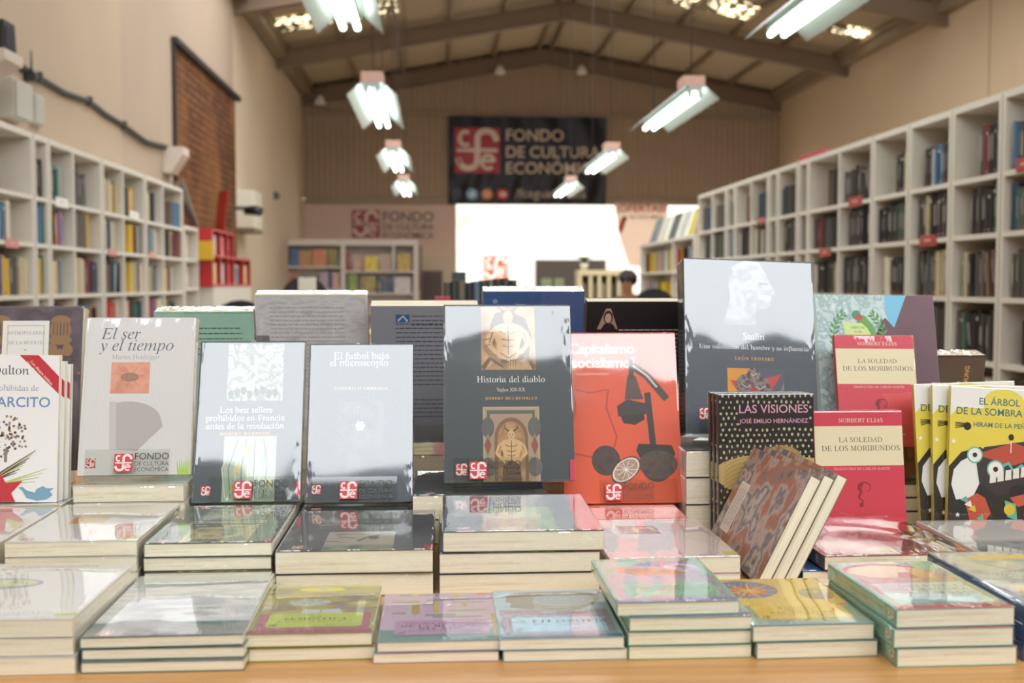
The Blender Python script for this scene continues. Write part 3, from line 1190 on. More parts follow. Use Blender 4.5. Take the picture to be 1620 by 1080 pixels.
# ---- acrylic stands -----------------------------------------------------
def acrylic_stand(book, w, h, t, zsup, label, lipw=.112, x0=None, sign=True, lab_x=.04, pan=.62, back=False):
    """made in the book's own leaning frame; feet go straight down to what carries it"""
    M = book.matrix_world.copy()
    root = thing('book_stand', label, 'stand', group='clear acrylic book stands')
    root.matrix_world = M
    if x0 is None:
        x0 = (w - lipw) / 2
    x1 = x0 + lipw
    BX('back_panel', (x0, -.0034, -.0042), (x1, h * pan, -.0022), ACRYL, root)
    led = BX('ledge', (x0, -.0056, -.0042), (x1, -.0036, t + .0060), ACRYL, root)
    lip = BX('lip', (x0, -.0034, t + .0042), (x1, .033, t + .0060), ACRYL, root)
    if sign:
        bm = bmesh.new()
        mats = []
        P = Print(bm, mats, lambda x, y, z: Vector((x0 + lab_x + x, y, t + .0061 + z)))
        P.logo(0, .0035, .0235, '#c23a45', '#e9d9d2')
        P.text('FONDO', .0262, .0195, .01, '#3c3a3c', 'l', 'sans', width=.0435)
        P.text('DE CULTURA', .0262, .0115, .01, '#4a484a', 'l', 'sans', width=.0435)
        P.text('ECONÓMICA', .0262, .0040, .01, '#4a484a', 'l', 'sans', width=.0435)
        o = finish('printed_label', bm, mats, lip)
        o['label'] = 'red square emblem and dark capitals printed on the clear lip'
    inv = M.inverted()
    up = (inv.to_3x3() @ Vector((0, 0, 1))).normalized()
    for nm, base in (('front_foot', Vector((0, -.0058, t + .003))), ('rear_foot', Vector((0, -.0058, -.0040)) if not back else Vector((0, -.0058, -.004)))):
        hz = (M @ base).z - zsup
        if hz > .001:
            bm = bmesh.new()
            v = []
            for x in (x0, x1):
                for dz in (0, -hz + .0004):
                    for th in (-.0009, .0009):
                        p = Vector((x, base.y, base.z)) + up * dz
                        v.append(bm.verts.new(p + Vector((0, 0, th))))
            for f in ((0, 1, 3, 2), (4, 6, 7, 5), (0, 4, 5, 1), (2, 3, 7, 6), (1, 5, 7, 3), (0, 2, 6, 4)):
                bm.faces.new([v[k] for k in f])
            finish(nm, fix(bm), ACRYL, root)
    return root


def ebook(art, col, quad, d, lean, h, t, label, spine=None, roll=0, yaw=0, film=True, face_away=False, rough=.42, name='display_book', w=None, spa=None, group='books standing face-out on the table'):
    """quad: left and right of the foot edge in the frame and its row; d: distance of that edge"""
    uL, uR, v = quad
    a, c = at_y(uL, v, d), at_y(uR, v, d)
    w = w or (c.x - a.x)
    b = make_book(name, w, h, t, col, art, spine, spa, film, rough)
    n = Vector((0, -math.cos(lean), math.sin(lean)))
    o = a - n * t
    stand_up(b, o.x, o.y, o.z, lean, roll, yaw)
    tag(b, label, 'book', group)
    bpy.context.view_layer.update()
    b['w'], b['h'], b['t'] = w, h, t
    return b


def r_(d):
    return math.radians(d)


def A_ser(P, w, h):
    P.rect(.004, .004, w - .004, h - .004, pic(('#d3d0ce', '#dedbd9'), 200, .42, 'wave', (1, .001, 1), 0))
    P.text('El ser', .14 * w, .86 * h, .0215, '#5d6672', 'l', 'italic')
    P.text('y el tiempo', .13 * w, .785 * h, .0215, '#5d6672', 'l', 'italic')
    P.text('Martin Heidegger', .25 * w, .73 * h, .0088, '#a5a7aa', 'l', 'serif')
    P.rect(.25 * w, .51 * h, .60 * w, .71 * h, pic(('#d98a6c', '#e0a084', '#c97e64'), 30))
    P.ell(.42 * w, .615 * h, .012, .006, '#a07860')
    for a in range(0, 360, 50):
        P.stroke([(.42 * w, .615 * h), (.42 * w + .02 * math.cos(r_(a + 10)), .615 * h + .016 * math.sin(r_(a + 10)))], .0016, '#a8806a', .0004)
    P.poly([(.27 * w, .16 * h), (.25 * w, .46 * h)] + arc(.42 * w, .34 * h, .30 * w, .12 * h, 110, 10, 8) + [(.74 * w, .30 * h), (.62 * w, .22 * h), (.52 * w, .15 * h)], '#b5aeaa')
    P.poly([(.25 * w, .46 * h), (.27 * w, .16 * h), (.33 * w, .16 * h), (.31 * w, .46 * h)], '#c6c1bd')
    for k in range(6):
        P.stroke([((.90 + .016 * k) * w, .0), ((.88 + .022 * k) * w, (.08 + .008 * (k % 3)) * h)], .003, '#a5cf4a', .0005)
    fce(P, .07 * w, .045 * h, .0125)


def A_best(P, w, h):
    P.rect(.27 * w, .0, .76 * w, .40 * h, '#9fb09a')
    for k in range(9):
        P.stroke([((.3 + .05 * k) * w, .02 * h), ((.26 + .06 * k) * w, .2 * h), ((.36 + .04 * k) * w, .38 * h)], .0012, ('#cfd8c4', '#4f6350')[k % 2])
    for (x, y) in ((.36, .16), (.62, .20), (.45, .28), (.66, .08), (.34, .05)):
        P.poly([(x * w, y * h), ((x + .07) * w, (y + .02) * h), ((x + .08) * w, (y + .07) * h), ((x + .01) * w, (y + .05) * h)], ('#c9b878', '#b9a866', '#8fa98a')[int(x * 100) % 3])
    P.rect(.27 * w, .62 * h, .80 * w, .98 * h, pic(('#54685a', '#a9b7a4', '#3f5048', '#c6cfc0', '#6f8272'), 60))
    for k in range(8):
        P.ell((.31 + .06 * k) * w, (.66 + .012 * (k % 3)) * h, .004, .006, '#2e3c34')
    P.text('Los best sellers', .46 * w, .545 * h, .0115, '#e6e6e4', 'c', 'serif')
    P.text('prohibidos en Francia', .46 * w, .495 * h, .0115, '#e6e6e4', 'c', 'serif')
    P.text('antes de la revolución', .46 * w, .445 * h, .0115, '#e6e6e4', 'c', 'serif')
    P.text('ROBERT DARNTON', .46 * w, .405 * h, .006, '#d6a060', 'c', 'serifb', space=1.25)
    fce(P, .08 * w, .04 * h, .0125)
    P.rect(.955 * w, .03 * h, w, .12 * h, '#c02f44')


def A_fut(P, w, h):
    P.rect(.28 * w, .08 * h, .72 * w, .62 * h, pic(('#3a4654', '#4a5a5c', '#2c3440', '#50606a'), 24))
    P.text('El futbol bajo', .50 * w, .90 * h, .0135, '#d8d8da', 'c', 'serif')
    P.text('el microscopio', .48 * w, .855 * h, .0135, '#d8d8da', 'c', 'serif')
    P.text('FEDERICO ARREOLA', .5 * w, .70 * h, .006, '#c8a878', 'c', 'serifb', space=1.25)
    P.ell(.5 * w, .47 * h, .0045, .0045, '#f2f2ee')
    for a in range(0, 360, 60):
        P.ell(.5 * w + .0045 * math.cos(r_(a)), .47 * h + .0045 * math.sin(r_(a)), .0022, .0022, '#f2f2ee')
    P.ell(.5 * w, .47 * h, .0018, .0018, '#d89a8a')
    fce(P, .06 * w, .05 * h, .0125)


def figure(P, cx, y0, s, skin, dark, horns=True):
    """an engraved standing figure, arms bent to the hips"""
    def q(pts):
        return [(cx + x * s, y0 + y * s) for x, y in pts]
    P.poly(q([(-.20, .62), (-.34, .50), (-.40, .30), (-.30, .26), (-.24, .42), (-.20, .30), (-.17, .05), (-.02, .0), (.02, .0), (.17, .05), (.20, .30), (.24, .42), (.30, .26), (.40, .30), (.34, .50), (.20, .62), (.06, .66), (-.06, .66)]), skin)
    P.stroke(q([(-.36, .32), (-.22, .16), (-.08, .10)]), .075 * s, skin)
    P.stroke(q([(.36, .32), (.22, .16), (.08, .10)]), .075 * s, skin)
    P.ell(cx, y0 + .76 * s, .085 * s, .11 * s, skin)
    for pts in ([(0, .62), (0, .12)], [(-.15, .52), (-.05, .47), (0, .50), (.05, .47), (.15, .52)], [(-.11, .38), (0, .35), (.11, .38)], [(-.10, .27), (0, .24), (.10, .27)],
                [(-.26, .50), (-.32, .32)], [(.26, .50), (.32, .32)], [(-.14, .14), (0, .05), (.14, .14)]):
        P.stroke(q(pts), .016 * s, dark)
    P.stroke(q([(-.05, .77), (-.02, .77)]), .02 * s, dark)
    P.stroke(q([(.02, .77), (.05, .77)]), .02 * s, dark)
    P.stroke(q([(-.03, .71), (.03, .71)]), .012 * s, dark)
    if horns:
        P.stroke(q([(-.06, .85), (-.16, .93), (-.14, 1.02)]), .04 * s, dark, .008 * s)
        P.stroke(q([(.06, .85), (.16, .93), (.14, 1.02)]), .04 * s, dark, .008 * s)
    for k in range(3):
        P.stroke(q([(.04 + .04 * k, .03), (.03 + .045 * k, -.09)]), .02 * s, dark, .006 * s)
        P.stroke(q([(-.04 - .04 * k, .03), (-.03 - .045 * k, -.09)]), .02 * s, dark, .006 * s)


def A_diablo(P, w, h):
    P.rect(.292 * w, .625 * h, .715 * w, .985 * h, pic(('#a97c52', '#c29a6c', '#8f6844', '#b58a5e'), 34))
    P.poly([(x * w, y * h) for x, y in ((.46, .66), (.66, .70), (.69, .82), (.64, .92), (.50, .97), (.40, .95), (.36, .88), (.55, .88))], '#5c4230')
    figure(P, .505 * w, .675 * h, .082, '#d2ab7c', '#5a4028')
    P.stroke([(x * w, y * h) for x, y in ((.30, .63), (.36, .69), (.42, .66), (.46, .64))], .007, '#6d4e32', .002)
    P.stroke([(x * w, y * h) for x, y in ((.71, .63), (.65, .70), (.59, .68))], .007, '#6d4e32', .002)
    for k in range(5):
        P.stroke([(.30 * w, (.76 + .035 * k) * h), (.37 * w, (.77 + .035 * k) * h)], .0009, '#7a5a3c')
        P.stroke([(.66 * w, (.74 + .035 * k) * h), (.71 * w, (.745 + .035 * k) * h)], .0009, '#7a5a3c')
    P.text('Historia del diablo', .52 * w, .553 * h, .02, '#e9e6e0', 'c', 'serif', width=.53 * w)
    P.text('Siglos XII-XX', .52 * w, .502 * h, .02, '#dad8d2', 'c', 'serif', width=.22 * w)
    P.text('ROBERT MUCHEMBLED', .52 * w, .455 * h, .01, '#d8a860', 'c', 'serifb', width=.40 * w, space=1.2)
    P.rect(.298 * w, .0, .735 * w, .415 * h, '#b39c82')
    P.rect(.312 * w, .0, .72 * w, .403 * h, '#a58c74')
    P.rect(.33 * w, .375 * h, .70 * w, .395 * h, '#56604e')
    P.rect(.33 * w, .18 * h, .352 * w, .395 * h, '#56604e')
    P.rect(.68 * w, .18 * h, .70 * w, .395 * h, '#56604e')
    for sx in (.335, .695):
        P.ell(sx * w, .30 * h, .009, .014, '#5f5c58')
        P.poly([((sx - .035) * w, .20 * h), (sx * w, .265 * h), ((sx + .035) * w, .20 * h), (sx * w, .13 * h)], '#7f9a58')
        P.poly([((sx - .026) * w, .20 * h), (sx * w, .25 * h), ((sx + .026) * w, .20 * h), (sx * w, .145 * h)], '#9a3c48')
        P.ell(sx * w, .08 * h, .010, .013, '#66605c')
    P.poly([(.385 * w, .0), (.385 * w, .24 * h)] + arc(.515 * w, .24 * h, .13 * w, .115 * h, 180, 0, 12) + [(.645 * w, .0)], '#7d5c40')
    P.poly([(.41 * w, .0), (.41 * w, .24 * h)] + arc(.515 * w, .24 * h, .105 * w, .092 * h, 180, 0, 12) + [(.62 * w, .0)], pic(('#b58a5c', '#9a7248', '#c8a274'), 40))
    figure(P, .515 * w, .085 * h, .056, '#d0a878', '#4f3824')
    P.poly([(.44 * w, .0), (.45 * w, .09 * h), (.515 * w, .12 * h), (.58 * w, .09 * h), (.59 * w, .0)], '#6b4c34')
    fce(P, .085 * w, .035 * h, .0165)
    P.rect(.962 * w, .0, w, .118 * h, '#c2354e')


def A_capital(P, w, h):
    x = lambda u: u * w
    P.text('¿Capitalismo', .04 * w, .875 * h, .0185, '#f6e6dc', 'l', 'black', space=.95, width=.60 * w)
    P.text('o socialismo?', .00 * w, .79 * h, .0185, '#f6e6dc', 'l', 'black', space=.95, width=.64 * w)
    P.text('GUILLERMO NUGENT', .13 * w, .745 * h, .005, '#f0c8b4', 'l', 'sans')
    J = '#b8442a'
    P.stroke([(x(a), b * h) for a, b in arc(.09, .52, .12, .14, 100, 260, 10)], .0045, J)
    P.stroke([(x(a), b * h) for a, b in ((.10, .66), (.12, .55), (.05, .38), (.08, .29), (.24, .265), (.42, .29), (.46, .38), (.38, .55), (.40, .66))], .003, J)
    P.stroke([(x(a), b * h) for a, b in ((.10, .66), (.25, .64), (.40, .66))], .002, J)
    D = '#3a302e'
    P.stroke([(x(.765), .32 * h), (x(.735), .64 * h)], .009, D)
    P.poly([(x(a), b * h) for a, b in ((.47, .56), (.56, .60), (.76, .57), (.76, .52), (.62, .50), (.48, .50))], D)
    P.poly([(x(a), b * h) for a, b in ((.50, .50), (.52, .46), (.62, .45), (.70, .48), (.70, .52))], '#2c2423')
    P.poly([(x(a), b * h) for a, b in ((.54, .60), (.57, .74), (.64, .74), (.70, .60))], '#57423c')
    P.rect(x(.585), .72 * h, x(.625), .84 * h, D)
    P.stroke([(x(.62), .80 * h), (x(.74), .74 * h), (x(.90), .60 * h)], .013, '#4a3a36', .010)
    P.stroke([(x(.62), .80 * h), (x(.74), .74 * h), (x(.82), .67 * h)], .003, '#c9b4a8')
    P.poly([(x(a), b * h) for a, b in ((.62, .30), (.64, .34), (.92, .33), (.95, .28), (.92, .24), (.66, .24))], '#2e2625')
    P.ell(x(.79), .20 * h, .022, .020, pic(('#3c2e2a', '#4a3a34', '#2c2220'), 60))
    P.ell(x(.80), .22 * h, .028, .020, pic(('#453630', '#54423a', '#382a26'), 60))
    P.ell(x(.36), .245 * h, .0205, .0215, pic(('#3c2c28', '#4c3a34', '#30231f'), 90))
    pts = [(x(.525) + .0215 * math.cos(r_(a)) + .003 * math.sin(r_(a)), .19 * h + .0185 * math.sin(r_(a)) + .006 * math.cos(r_(a))) for a in range(0, 360, 15)]
    P.poly(pts, '#4a3830')
    P.poly([(x(.525) + (px - x(.525)) * .9, .19 * h + (py - .19 * h) * .9) for px, py in pts], '#e2cfc0')
    P.poly([(x(.525) + (px - x(.525)) * .78, .19 * h + (py - .19 * h) * .78) for px, py in pts], pic(('#8f6f5e', '#b59a88', '#7a5c4c'), 200))
    for a in range(0, 360, 36):
        P.stroke([(x(.525), .19 * h), (x(.525) + .0155 * math.cos(r_(a)), .19 * h + .0135 * math.sin(r_(a)))], .0009, '#e8dacd')
    P.ell(x(.525), .19 * h, .0028, .0024, '#eee2d6')


def A_stalin(P, w, h):
    sil = [(.30, .62), (.33, .70), (.36, .78), (.34, .86), (.38, .94), (.48, .985), (.58, .975), (.64, .92), (.66, .87), (.70, .83), (.71, .80), (.67, .79), (.68, .77), (.65, .755), (.66, .735), (.62, .715), (.56, .71), (.53, .67), (.56, .62)]
    P.poly([(x * w, y * h) for x, y in sil], pic(('#6a7480', '#8a949e', '#59636f', '#a3acb4'), 44))
    P.stroke([(x * w, y * h) for x, y in ((.38, .94), (.48, .985), (.58, .975), (.62, .93), (.5, .93))], .008, '#9aa3ac', .003)
    P.stroke([(.58 * w, .865 * h), (.65 * w, .86 * h)], .003, '#39414b')
    P.stroke([(.58 * w, .785 * h), (.67 * w, .782 * h)], .005, '#a9b2ba')
    P.text('Stalin', .53 * w, .535 * h, .02, '#eeeeee', 'c', 'serif', width=.165 * w)
    P.text('Una valoración del hombre y su influencia', .53 * w, .478 * h, .01, '#e6e6e6', 'c', 'serif', width=.84 * w)
    P.text('LEÓN TROTSKY', .53 * w, .417 * h, .01, '#d8a058', 'c', 'serifb', width=.30 * w, space=1.2)
    P.rect(.32 * w, .06 * h, .75 * w, .37 * h, '#4f5260')
    P.poly([(.32 * w, .20 * h), (.32 * w, .37 * h), (.5 * w, .37 * h), (.55 * w, .20 * h)], '#d8902e')
    P.poly([(x * w, y * h) for x, y in ((.34, .30), (.44, .30), (.50, .36), (.56, .31), (.73, .34), (.64, .23), (.70, .10), (.52, .17), (.36, .08), (.42, .21))], '#bf3f36')
    P.poly([(.62 * w, .06 * h), (.75 * w, .06 * h), (.75 * w, .3 * h)], '#6d8066')
    r = random.Random(3)
    for (cx, cy, rr) in ((.47, .28, .017), (.57, .27, .015), (.52, .34, .010), (.43, .20, .014), (.53, .20, .015), (.63, .21, .014), (.47, .13, .016), (.6, .13, .014)):
        P.ell(cx * w, cy * h, rr, rr * .9, pic(('#2d2628', '#5a4046', '#8d7f7a', '#3a2c30'), 110))
        P.stroke([(cx * w - rr * .5, cy * h), (cx * w, cy * h - rr * .3), (cx * w + rr * .5, cy * h + rr * .1)], .0015, '#b8a79c')
    P.ell(.52 * w, .24 * h, .006, .006, '#a8322c')
    fce(P, .10 * w, .075 * h, .017)


def A_arms(P, w, h):
    P.rect(.008, 0, w, h, pic(('#9fb8b6', '#bccccb', '#8aa3a2', '#c6d4d2'), 70))
    P.poly([(.60 * w, h), (.60 * w, .90 * h), (.64 * w, .82 * h), (.70 * w, .80 * h), (.82 * w, h)], '#6fb2d2')
    star = [(.78, 1), (.665, .815), (.60, .87), (.565, .855), (.585, .75), (.50, .63), (.30, .43), (.22, .36), (.16, .28), (.20, .22), (.15, .15), (.17, .0), (1, 0), (1, 1)]
    P.poly([(x * w, y * h) for x, y in star], pic(('#543440', '#5f3a46', '#4a2c38'), 8))
    P.rect(.5 * w, 0, w, .17 * h, '#8f2f3e')
    G = '#4f8a4a'
    for side in (-1, 1):
        pth = arc(.375, .765, .20, .155, 270 - 14, 270 - 150, 12) if side < 0 else arc(.375, .765, .20, .155, 270 + 14, 270 + 150, 12)
        pth = [(x * w, y * h) for x, y in pth]
        P.stroke(pth, .0016, G)
        for i in range(1, len(pth) - 1):
            a, b = pth[i], pth[i + 1]
            ang = math.atan2(b[1] - a[1], b[0] - a[0])
            for s2 in (-1, 1):
                t = ang + s2 * .75
                tip = (a[0] + .0115 * math.cos(t), a[1] + .0115 * math.sin(t))
                nx_, ny_ = -math.sin(t) * .0022, math.cos(t) * .0022
                mid = ((a[0] + tip[0]) / 2, (a[1] + tip[1]) / 2)
                P.poly([a, (mid[0] + nx_, mid[1] + ny_), tip, (mid[0] - nx_, mid[1] - ny_)], G)
                P.z -= P.step
    P.stroke([(.16 * w, .64 * h), (.30 * w, .71 * h)], .012, '#4a4440')
    P.stroke([(.27 * w, .69 * h), (.56 * w, .84 * h)], .003, '#8f9490')
    P.stroke([(.22 * w, .84 * h), (.52 * w, .68 * h)], .003, '#9aa09c')
    P.poly([(.24 * w, .665 * h), (.27 * w, .655 * h), (.42 * w, .67 * h), (.40 * w, .63 * h), (.26 * w, .62 * h)], '#d09a3a')
    P.poly([(.25 * w, .845 * h), (.46 * w, .835 * h), (.48 * w, .71 * h), (.28 * w, .72 * h)], '#c3d68a')
    for k, (t, wd) in enumerate((('LIBERTAD', .11), ('15 DE', .06), ('SEPTIEMBRE', .13), ('DE 1821', .08))):
        P.text(t, .37 * w, (.808 - .024 * k) * h, .005, '#54623a', 'c', 'sans', width=wd * w)
    P.stroke([(x * w, y * h) for x, y in ((.37, .865), (.42, .86), (.47, .82), (.51, .76), (.51, .70), (.46, .63))], .014, '#5c9a44', .004)
    P.ell(.365 * w, .885 * h, .007, .007, '#3f8a5a')
    P.ell(.385 * w, .87 * h, .006, .005, '#b0433a')
    P.text('C', .165 * w, .34 * h, .045, '#e8e8e6', 'l', 'black')
    P.text('ULTA', .95 * w, .085 * h, .03, '#3f2f36', 'r', 'black')
    P.text('RA', .95 * w, .018 * h, .03, '#3f2f36', 'r', 'black')


def A_soledad(P, w, h):
    P.rect(0, .555 * h, w, .875 * h, '#e6d9b4')
    P.text('NORBERT ELIAS', .53 * w, .905 * h, .01, '#ecdcc0', 'c', 'serif', width=.50 * w)
    P.text('LA SOLEDAD', .52 * w, .745 * h, .01, '#4f463c', 'c', 'serif', width=.49 * w)
    P.text('DE LOS MORIBUNDOS', .52 * w, .675 * h, .01, '#4f463c', 'c', 'serif', width=.88 * w)
    P.text('TRADUCCIÓN DE CARLOS MARTÍN', .52 * w, .520 * h, .01, '#efc9c0', 'c', 'serif', width=.64 * w)
    P.stroke([(x * w, y * h) for x, y in arc(.54, .38, .07, .04, 220, -60, 10)], .0028, '#8c2430', .001)
    P.stroke([(x * w, y * h) for x, y in ((.49, .39), (.50, .34), (.47, .30), (.52, .27), (.49, .22))], .0038, '#8c2430', .002)
    P.ell(.50 * w, .40 * h, .0035, .003, '#8c2430')
    P.ell(.50 * w, .24 * h, .003, .003, '#8c2430')
    P.lines(.2 * w, .8 * w, .14 * h, .006, 2, '#e8b0ac', .0016)


def A_visiones(P, w, h):
    r = random.Random(9)
    for i in range(17):
        for j in range(26):
            x, y = (i + .5 + .5 * (j % 2)) / 17.5 * w, (j + .5) / 26 * h
            if .77 < y / h < .93 and .2 < x / w < .96:
                continue
            P.ell(min(w - .003, x + r.uniform(-.001, .001)), y + r.uniform(-.001, .001), r.uniform(.0011, .0021), r.uniform(.0017, .0026), '#b9b38e', 7)
            P.z -= P.step
    P.z += P.step
    H1 = '#c0a468'
    P.poly([(0, .39 * h)] + arc(.5 * w, .42 * h, .60 * w, .16 * h, 175, 60, 8) + [(w, .55 * h), (w, .30 * h), (.7 * w, .33 * h), (.3 * w, .33 * h), (.1 * w, .34 * h)], H1)
    P.poly(arc(.66 * w, .50 * h, .24 * w, .14 * h, 180, 0, 12) + [(.90 * w, .44 * h), (.42 * w, .44 * h)], '#b0935a')
    for k in range(7):
        P.stroke([(x, y) for x, y in arc(.5 * w, (.30 + .03 * k) * h, .46 * w, .12 * h, 165, 30, 12)], .0006, '#8d7444')
    for k in range(5):
        P.stroke(arc(.66 * w, (.47 + .02 * k) * h, .20 * w, .10 * h, 170, 10, 10), .0006, '#84693a')
    P.poly([(.42 * w, .33 * h), (.62 * w, .35 * h), (.80 * w, .31 * h), (.95 * w, .22 * h), (.95 * w, 0), (.35 * w, 0)], '#241d1e')
    P.text('LAS VISIONES', .58 * w, .865 * h, .01, '#d9a3b4', 'c', 'bold', width=.72 * w)
    P.text('JOSÉ EMILIO HERNÁNDEZ', .58 * w, .795 * h, .01, '#d9a3b4', 'c', 'bold', width=.72 * w)


def A_arbol(P, w, h):
    P.poly([(0, h), (0, .80 * h), (.08 * w, .86 * h), (.3 * w, .86 * h), (.55 * w, .97 * h), (.7 * w, .95 * h), (w, .92 * h), (w, h)], '#ecebe6')
    P.ell(.52 * w, .90 * h, .03, .02, '#e6d660')
    P.poly([(0, .46 * h), (.12 * w, .56 * h), (.3 * w, .60 * h), (.55 * w, .50 * h), (w, .52 * h), (w, 0), (0, 0)], '#2a2827')
    P.poly([(.03 * w, .34 * h), (.05 * w, .44 * h), (.12 * w, .50 * h), (.20 * w, .53 * h), (.30 * w, .50 * h), (.32 * w, .38 * h), (.24 * w, .26 * h), (.08 * w, .24 * h)], '#e6e5e0')
    T = '#3f6f78'
    P.text('EL ÁRBOL', .28 * w, .885 * h, .0155, T, 'l', 'bold', width=.40 * w)
    P.text('DE LA SOMBRA FRÍA', .06 * w, .815 * h, .0155, T, 'l', 'bold', width=.86 * w)
    P.text('HIRAM DE LA PEÑA', .23 * w, .735 * h, .011, T, 'l', 'bold', width=.55 * w)
    P.ell(.17 * w, .735 * h, .0055, .0055, '#2a2a2a')
    for k in range(4):
        P.stroke([(.15 * w, (.735 + .006 * k) * h), (.05 * w, (.72 + .012 * k) * h)], .0012, '#2a2a2a')
    for (x, y) in ((.04, .63), (.30, .20), (.10, .14)):
        P.poly([(x * w + .004 * math.cos(r_(90 + 36 * k)) * (1 if k % 2 == 0 else .45), y * h + .004 * math.sin(r_(90 + 36 * k)) * (1 if k % 2 == 0 else .45)) for k in range(10)], '#f2f0ea')
    # a boxy machine with round eyes and a row of teeth
    P.poly([(x * w, y * h) for x, y in ((.26, .52), (.34, .60), (.80, .66), (.95, .56), (.93, .34), (.48, .28), (.30, .36))], '#3a3536')
    P.poly([(x * w, y * h) for x, y in ((.26, .55), (.62, .64), (.97, .57), (.60, .48))], '#b8503c')
    P.rect(.595 * w, .57 * h, .605 * w, .66 * h, '#e6e6e2')
    P.ell(.60 * w, .675 * h, .004, .0045, '#3a3030')
    zz = [(.50, .47), (.58, .50), (.63, .45), (.71, .49), (.77, .45), (.86, .50), (.95, .47)]
    P.stroke([(x * w, y * h) for x, y in zz], .0045, '#5fb8a4')
    for (x, y, q) in ((.25, .545, .0095), (.455, .455, .0105)):
        P.ell(x * w, y * h, q * 1.2, q * 1.2, '#5fb8a4')
        P.ell(x * w, y * h, q, q, '#e9e8e2')
        P.ell(x * w, y * h, q * .35, q * .35, '#2a2a2a')
    for k in range(7):
        x = .40 + .075 * k
        y = .36 + .012 * k
        P.poly([(x * w, y * h), ((x + .062) * w, (y + .008) * h), ((x + .058) * w, (y + .075) * h), ((x + .004) * w, (y + .068) * h)], '#e6e3da')
    P.ell(.68 * w, .31 * h, .013, .010, '#222')
    P.poly([(x * w, y * h) for x, y in ((.60, .27), (.95, .34), (.97, .28), (.68, .21))], '#c25a44')
    P.poly([(x * w, y * h) for x, y in ((.55, .25), (.66, .23), (.68, .12), (.58, .14))], '#5fb8a4')
    P.ell(.60 * w, .19 * h, .008, .008, '#d8c23a')
    P.poly([(x * w, y * h) for x, y in ((.16, .24), (.28, .29), (.36, .26), (.42, .16), (.34, .08), (.22, .10))], '#c4553e')
    for k in range(5):
        P.poly([((.12 + .04 * k) * w, (.24 - .03 * k) * h), ((.18 + .04 * k) * w, (.27 - .03 * k) * h), ((.20 + .04 * k) * w, (.22 - .03 * k) * h)], ('#5fb8a4', '#e9e4d8', '#d8c23a', '#c4553e', '#5fb8a4')[k])
    for k in range(4):
        P.poly([((.74 + .06 * k) * w, (.16 + .03 * (k % 2)) * h), ((.79 + .06 * k) * w, (.20 + .03 * (k % 2)) * h), ((.81 + .06 * k) * w, (.13 + .03 * (k % 2)) * h), ((.77 + .06 * k) * w, (.09 + .02 * k) * h)], ('#a8a8a4', '#d8c23a', '#8d8d8a', '#c8c6c0')[k])
    P.z += P.step


def A_dalton(P, w, h):
    P.text('Roque Dalton', .70 * w, .865 * h, .0165, '#4d4d50', 'r', 'serif')
    P.text('Las historias prohibidas de', .80 * w, .755 * h, .0105, '#8f98a8', 'r', 'serif')
    P.text('PULGARCITO', .915 * w, .645 * h, .02, '#6d8ab4', 'r', 'bold', width=.88 * w)
    P.poly([(.60 * w, h), (.79 * w, h), (w, .855 * h), (w, .735 * h)], '#c0353c')
    P.text('Con dibujos inéditos', .815 * w, .873 * h, .005, '#eed', 'c', rot=-.83, width=.32 * w)
    P.text('libro de fuera a fuera', .775 * w, .867 * h, .005, '#eed', 'c', rot=-.83, width=.32 * w)
    r = random.Random(8)
    for k in range(90):
        a, q = r.uniform(0, 6.28), r.random() ** .6
        P.ell(.50 * w + .026 * q * math.cos(a), .44 * h + .027 * q * math.sin(a), .0018, .0018, ('#8d8580', '#6d6661', '#b5aca4', '#a3845f')[k % 4], 6)
        P.z -= P.step
    P.z += P.step
    P.rect(.47 * w, .27 * h, .50 * w, .36 * h, '#8a7f78')
    for k in range(7):
        P.stroke([(.38 * w, (.15 + .004 * k) * h), ((.60 + .03 * k) * w, (.20 + .025 * k) * h)], .0026, ('#6a5c52', '#4d433c', '#c8d08a')[k % 3], .0008)
    for k in range(4):
        P.stroke([(.42 * w, .12 * h), ((.78 + .04 * k) * w, (.14 + .03 * k) * h)], .0018, '#b9c864', .0004)
    P.poly([(.45 * w + .03 * math.cos(r_(100 + 36 * k)) * (1 if k % 2 == 0 else .42), .07 * h + .03 * math.sin(r_(100 + 36 * k)) * (1 if k % 2 == 0 else .42)) for k in range(10)], '#c23a44')
    P.poly([(x * w, y * h) for x, y in ((.62, .10), (.66, .075), (.70, .03), (.80, .01), (.90, .02), (.96, .05), (.93, .075), (.97, .095), (.90, .095), (.86, .11), (.80, .09), (.78, .065), (.70, .08), (.66, .105))], '#7aa3b8')
    for k in range(4):
        P.stroke([(.38 * w, (.02 + .02 * k) * h), (.44 * w, (.01 + .02 * k) * h)], .002, '#3a3a3c')


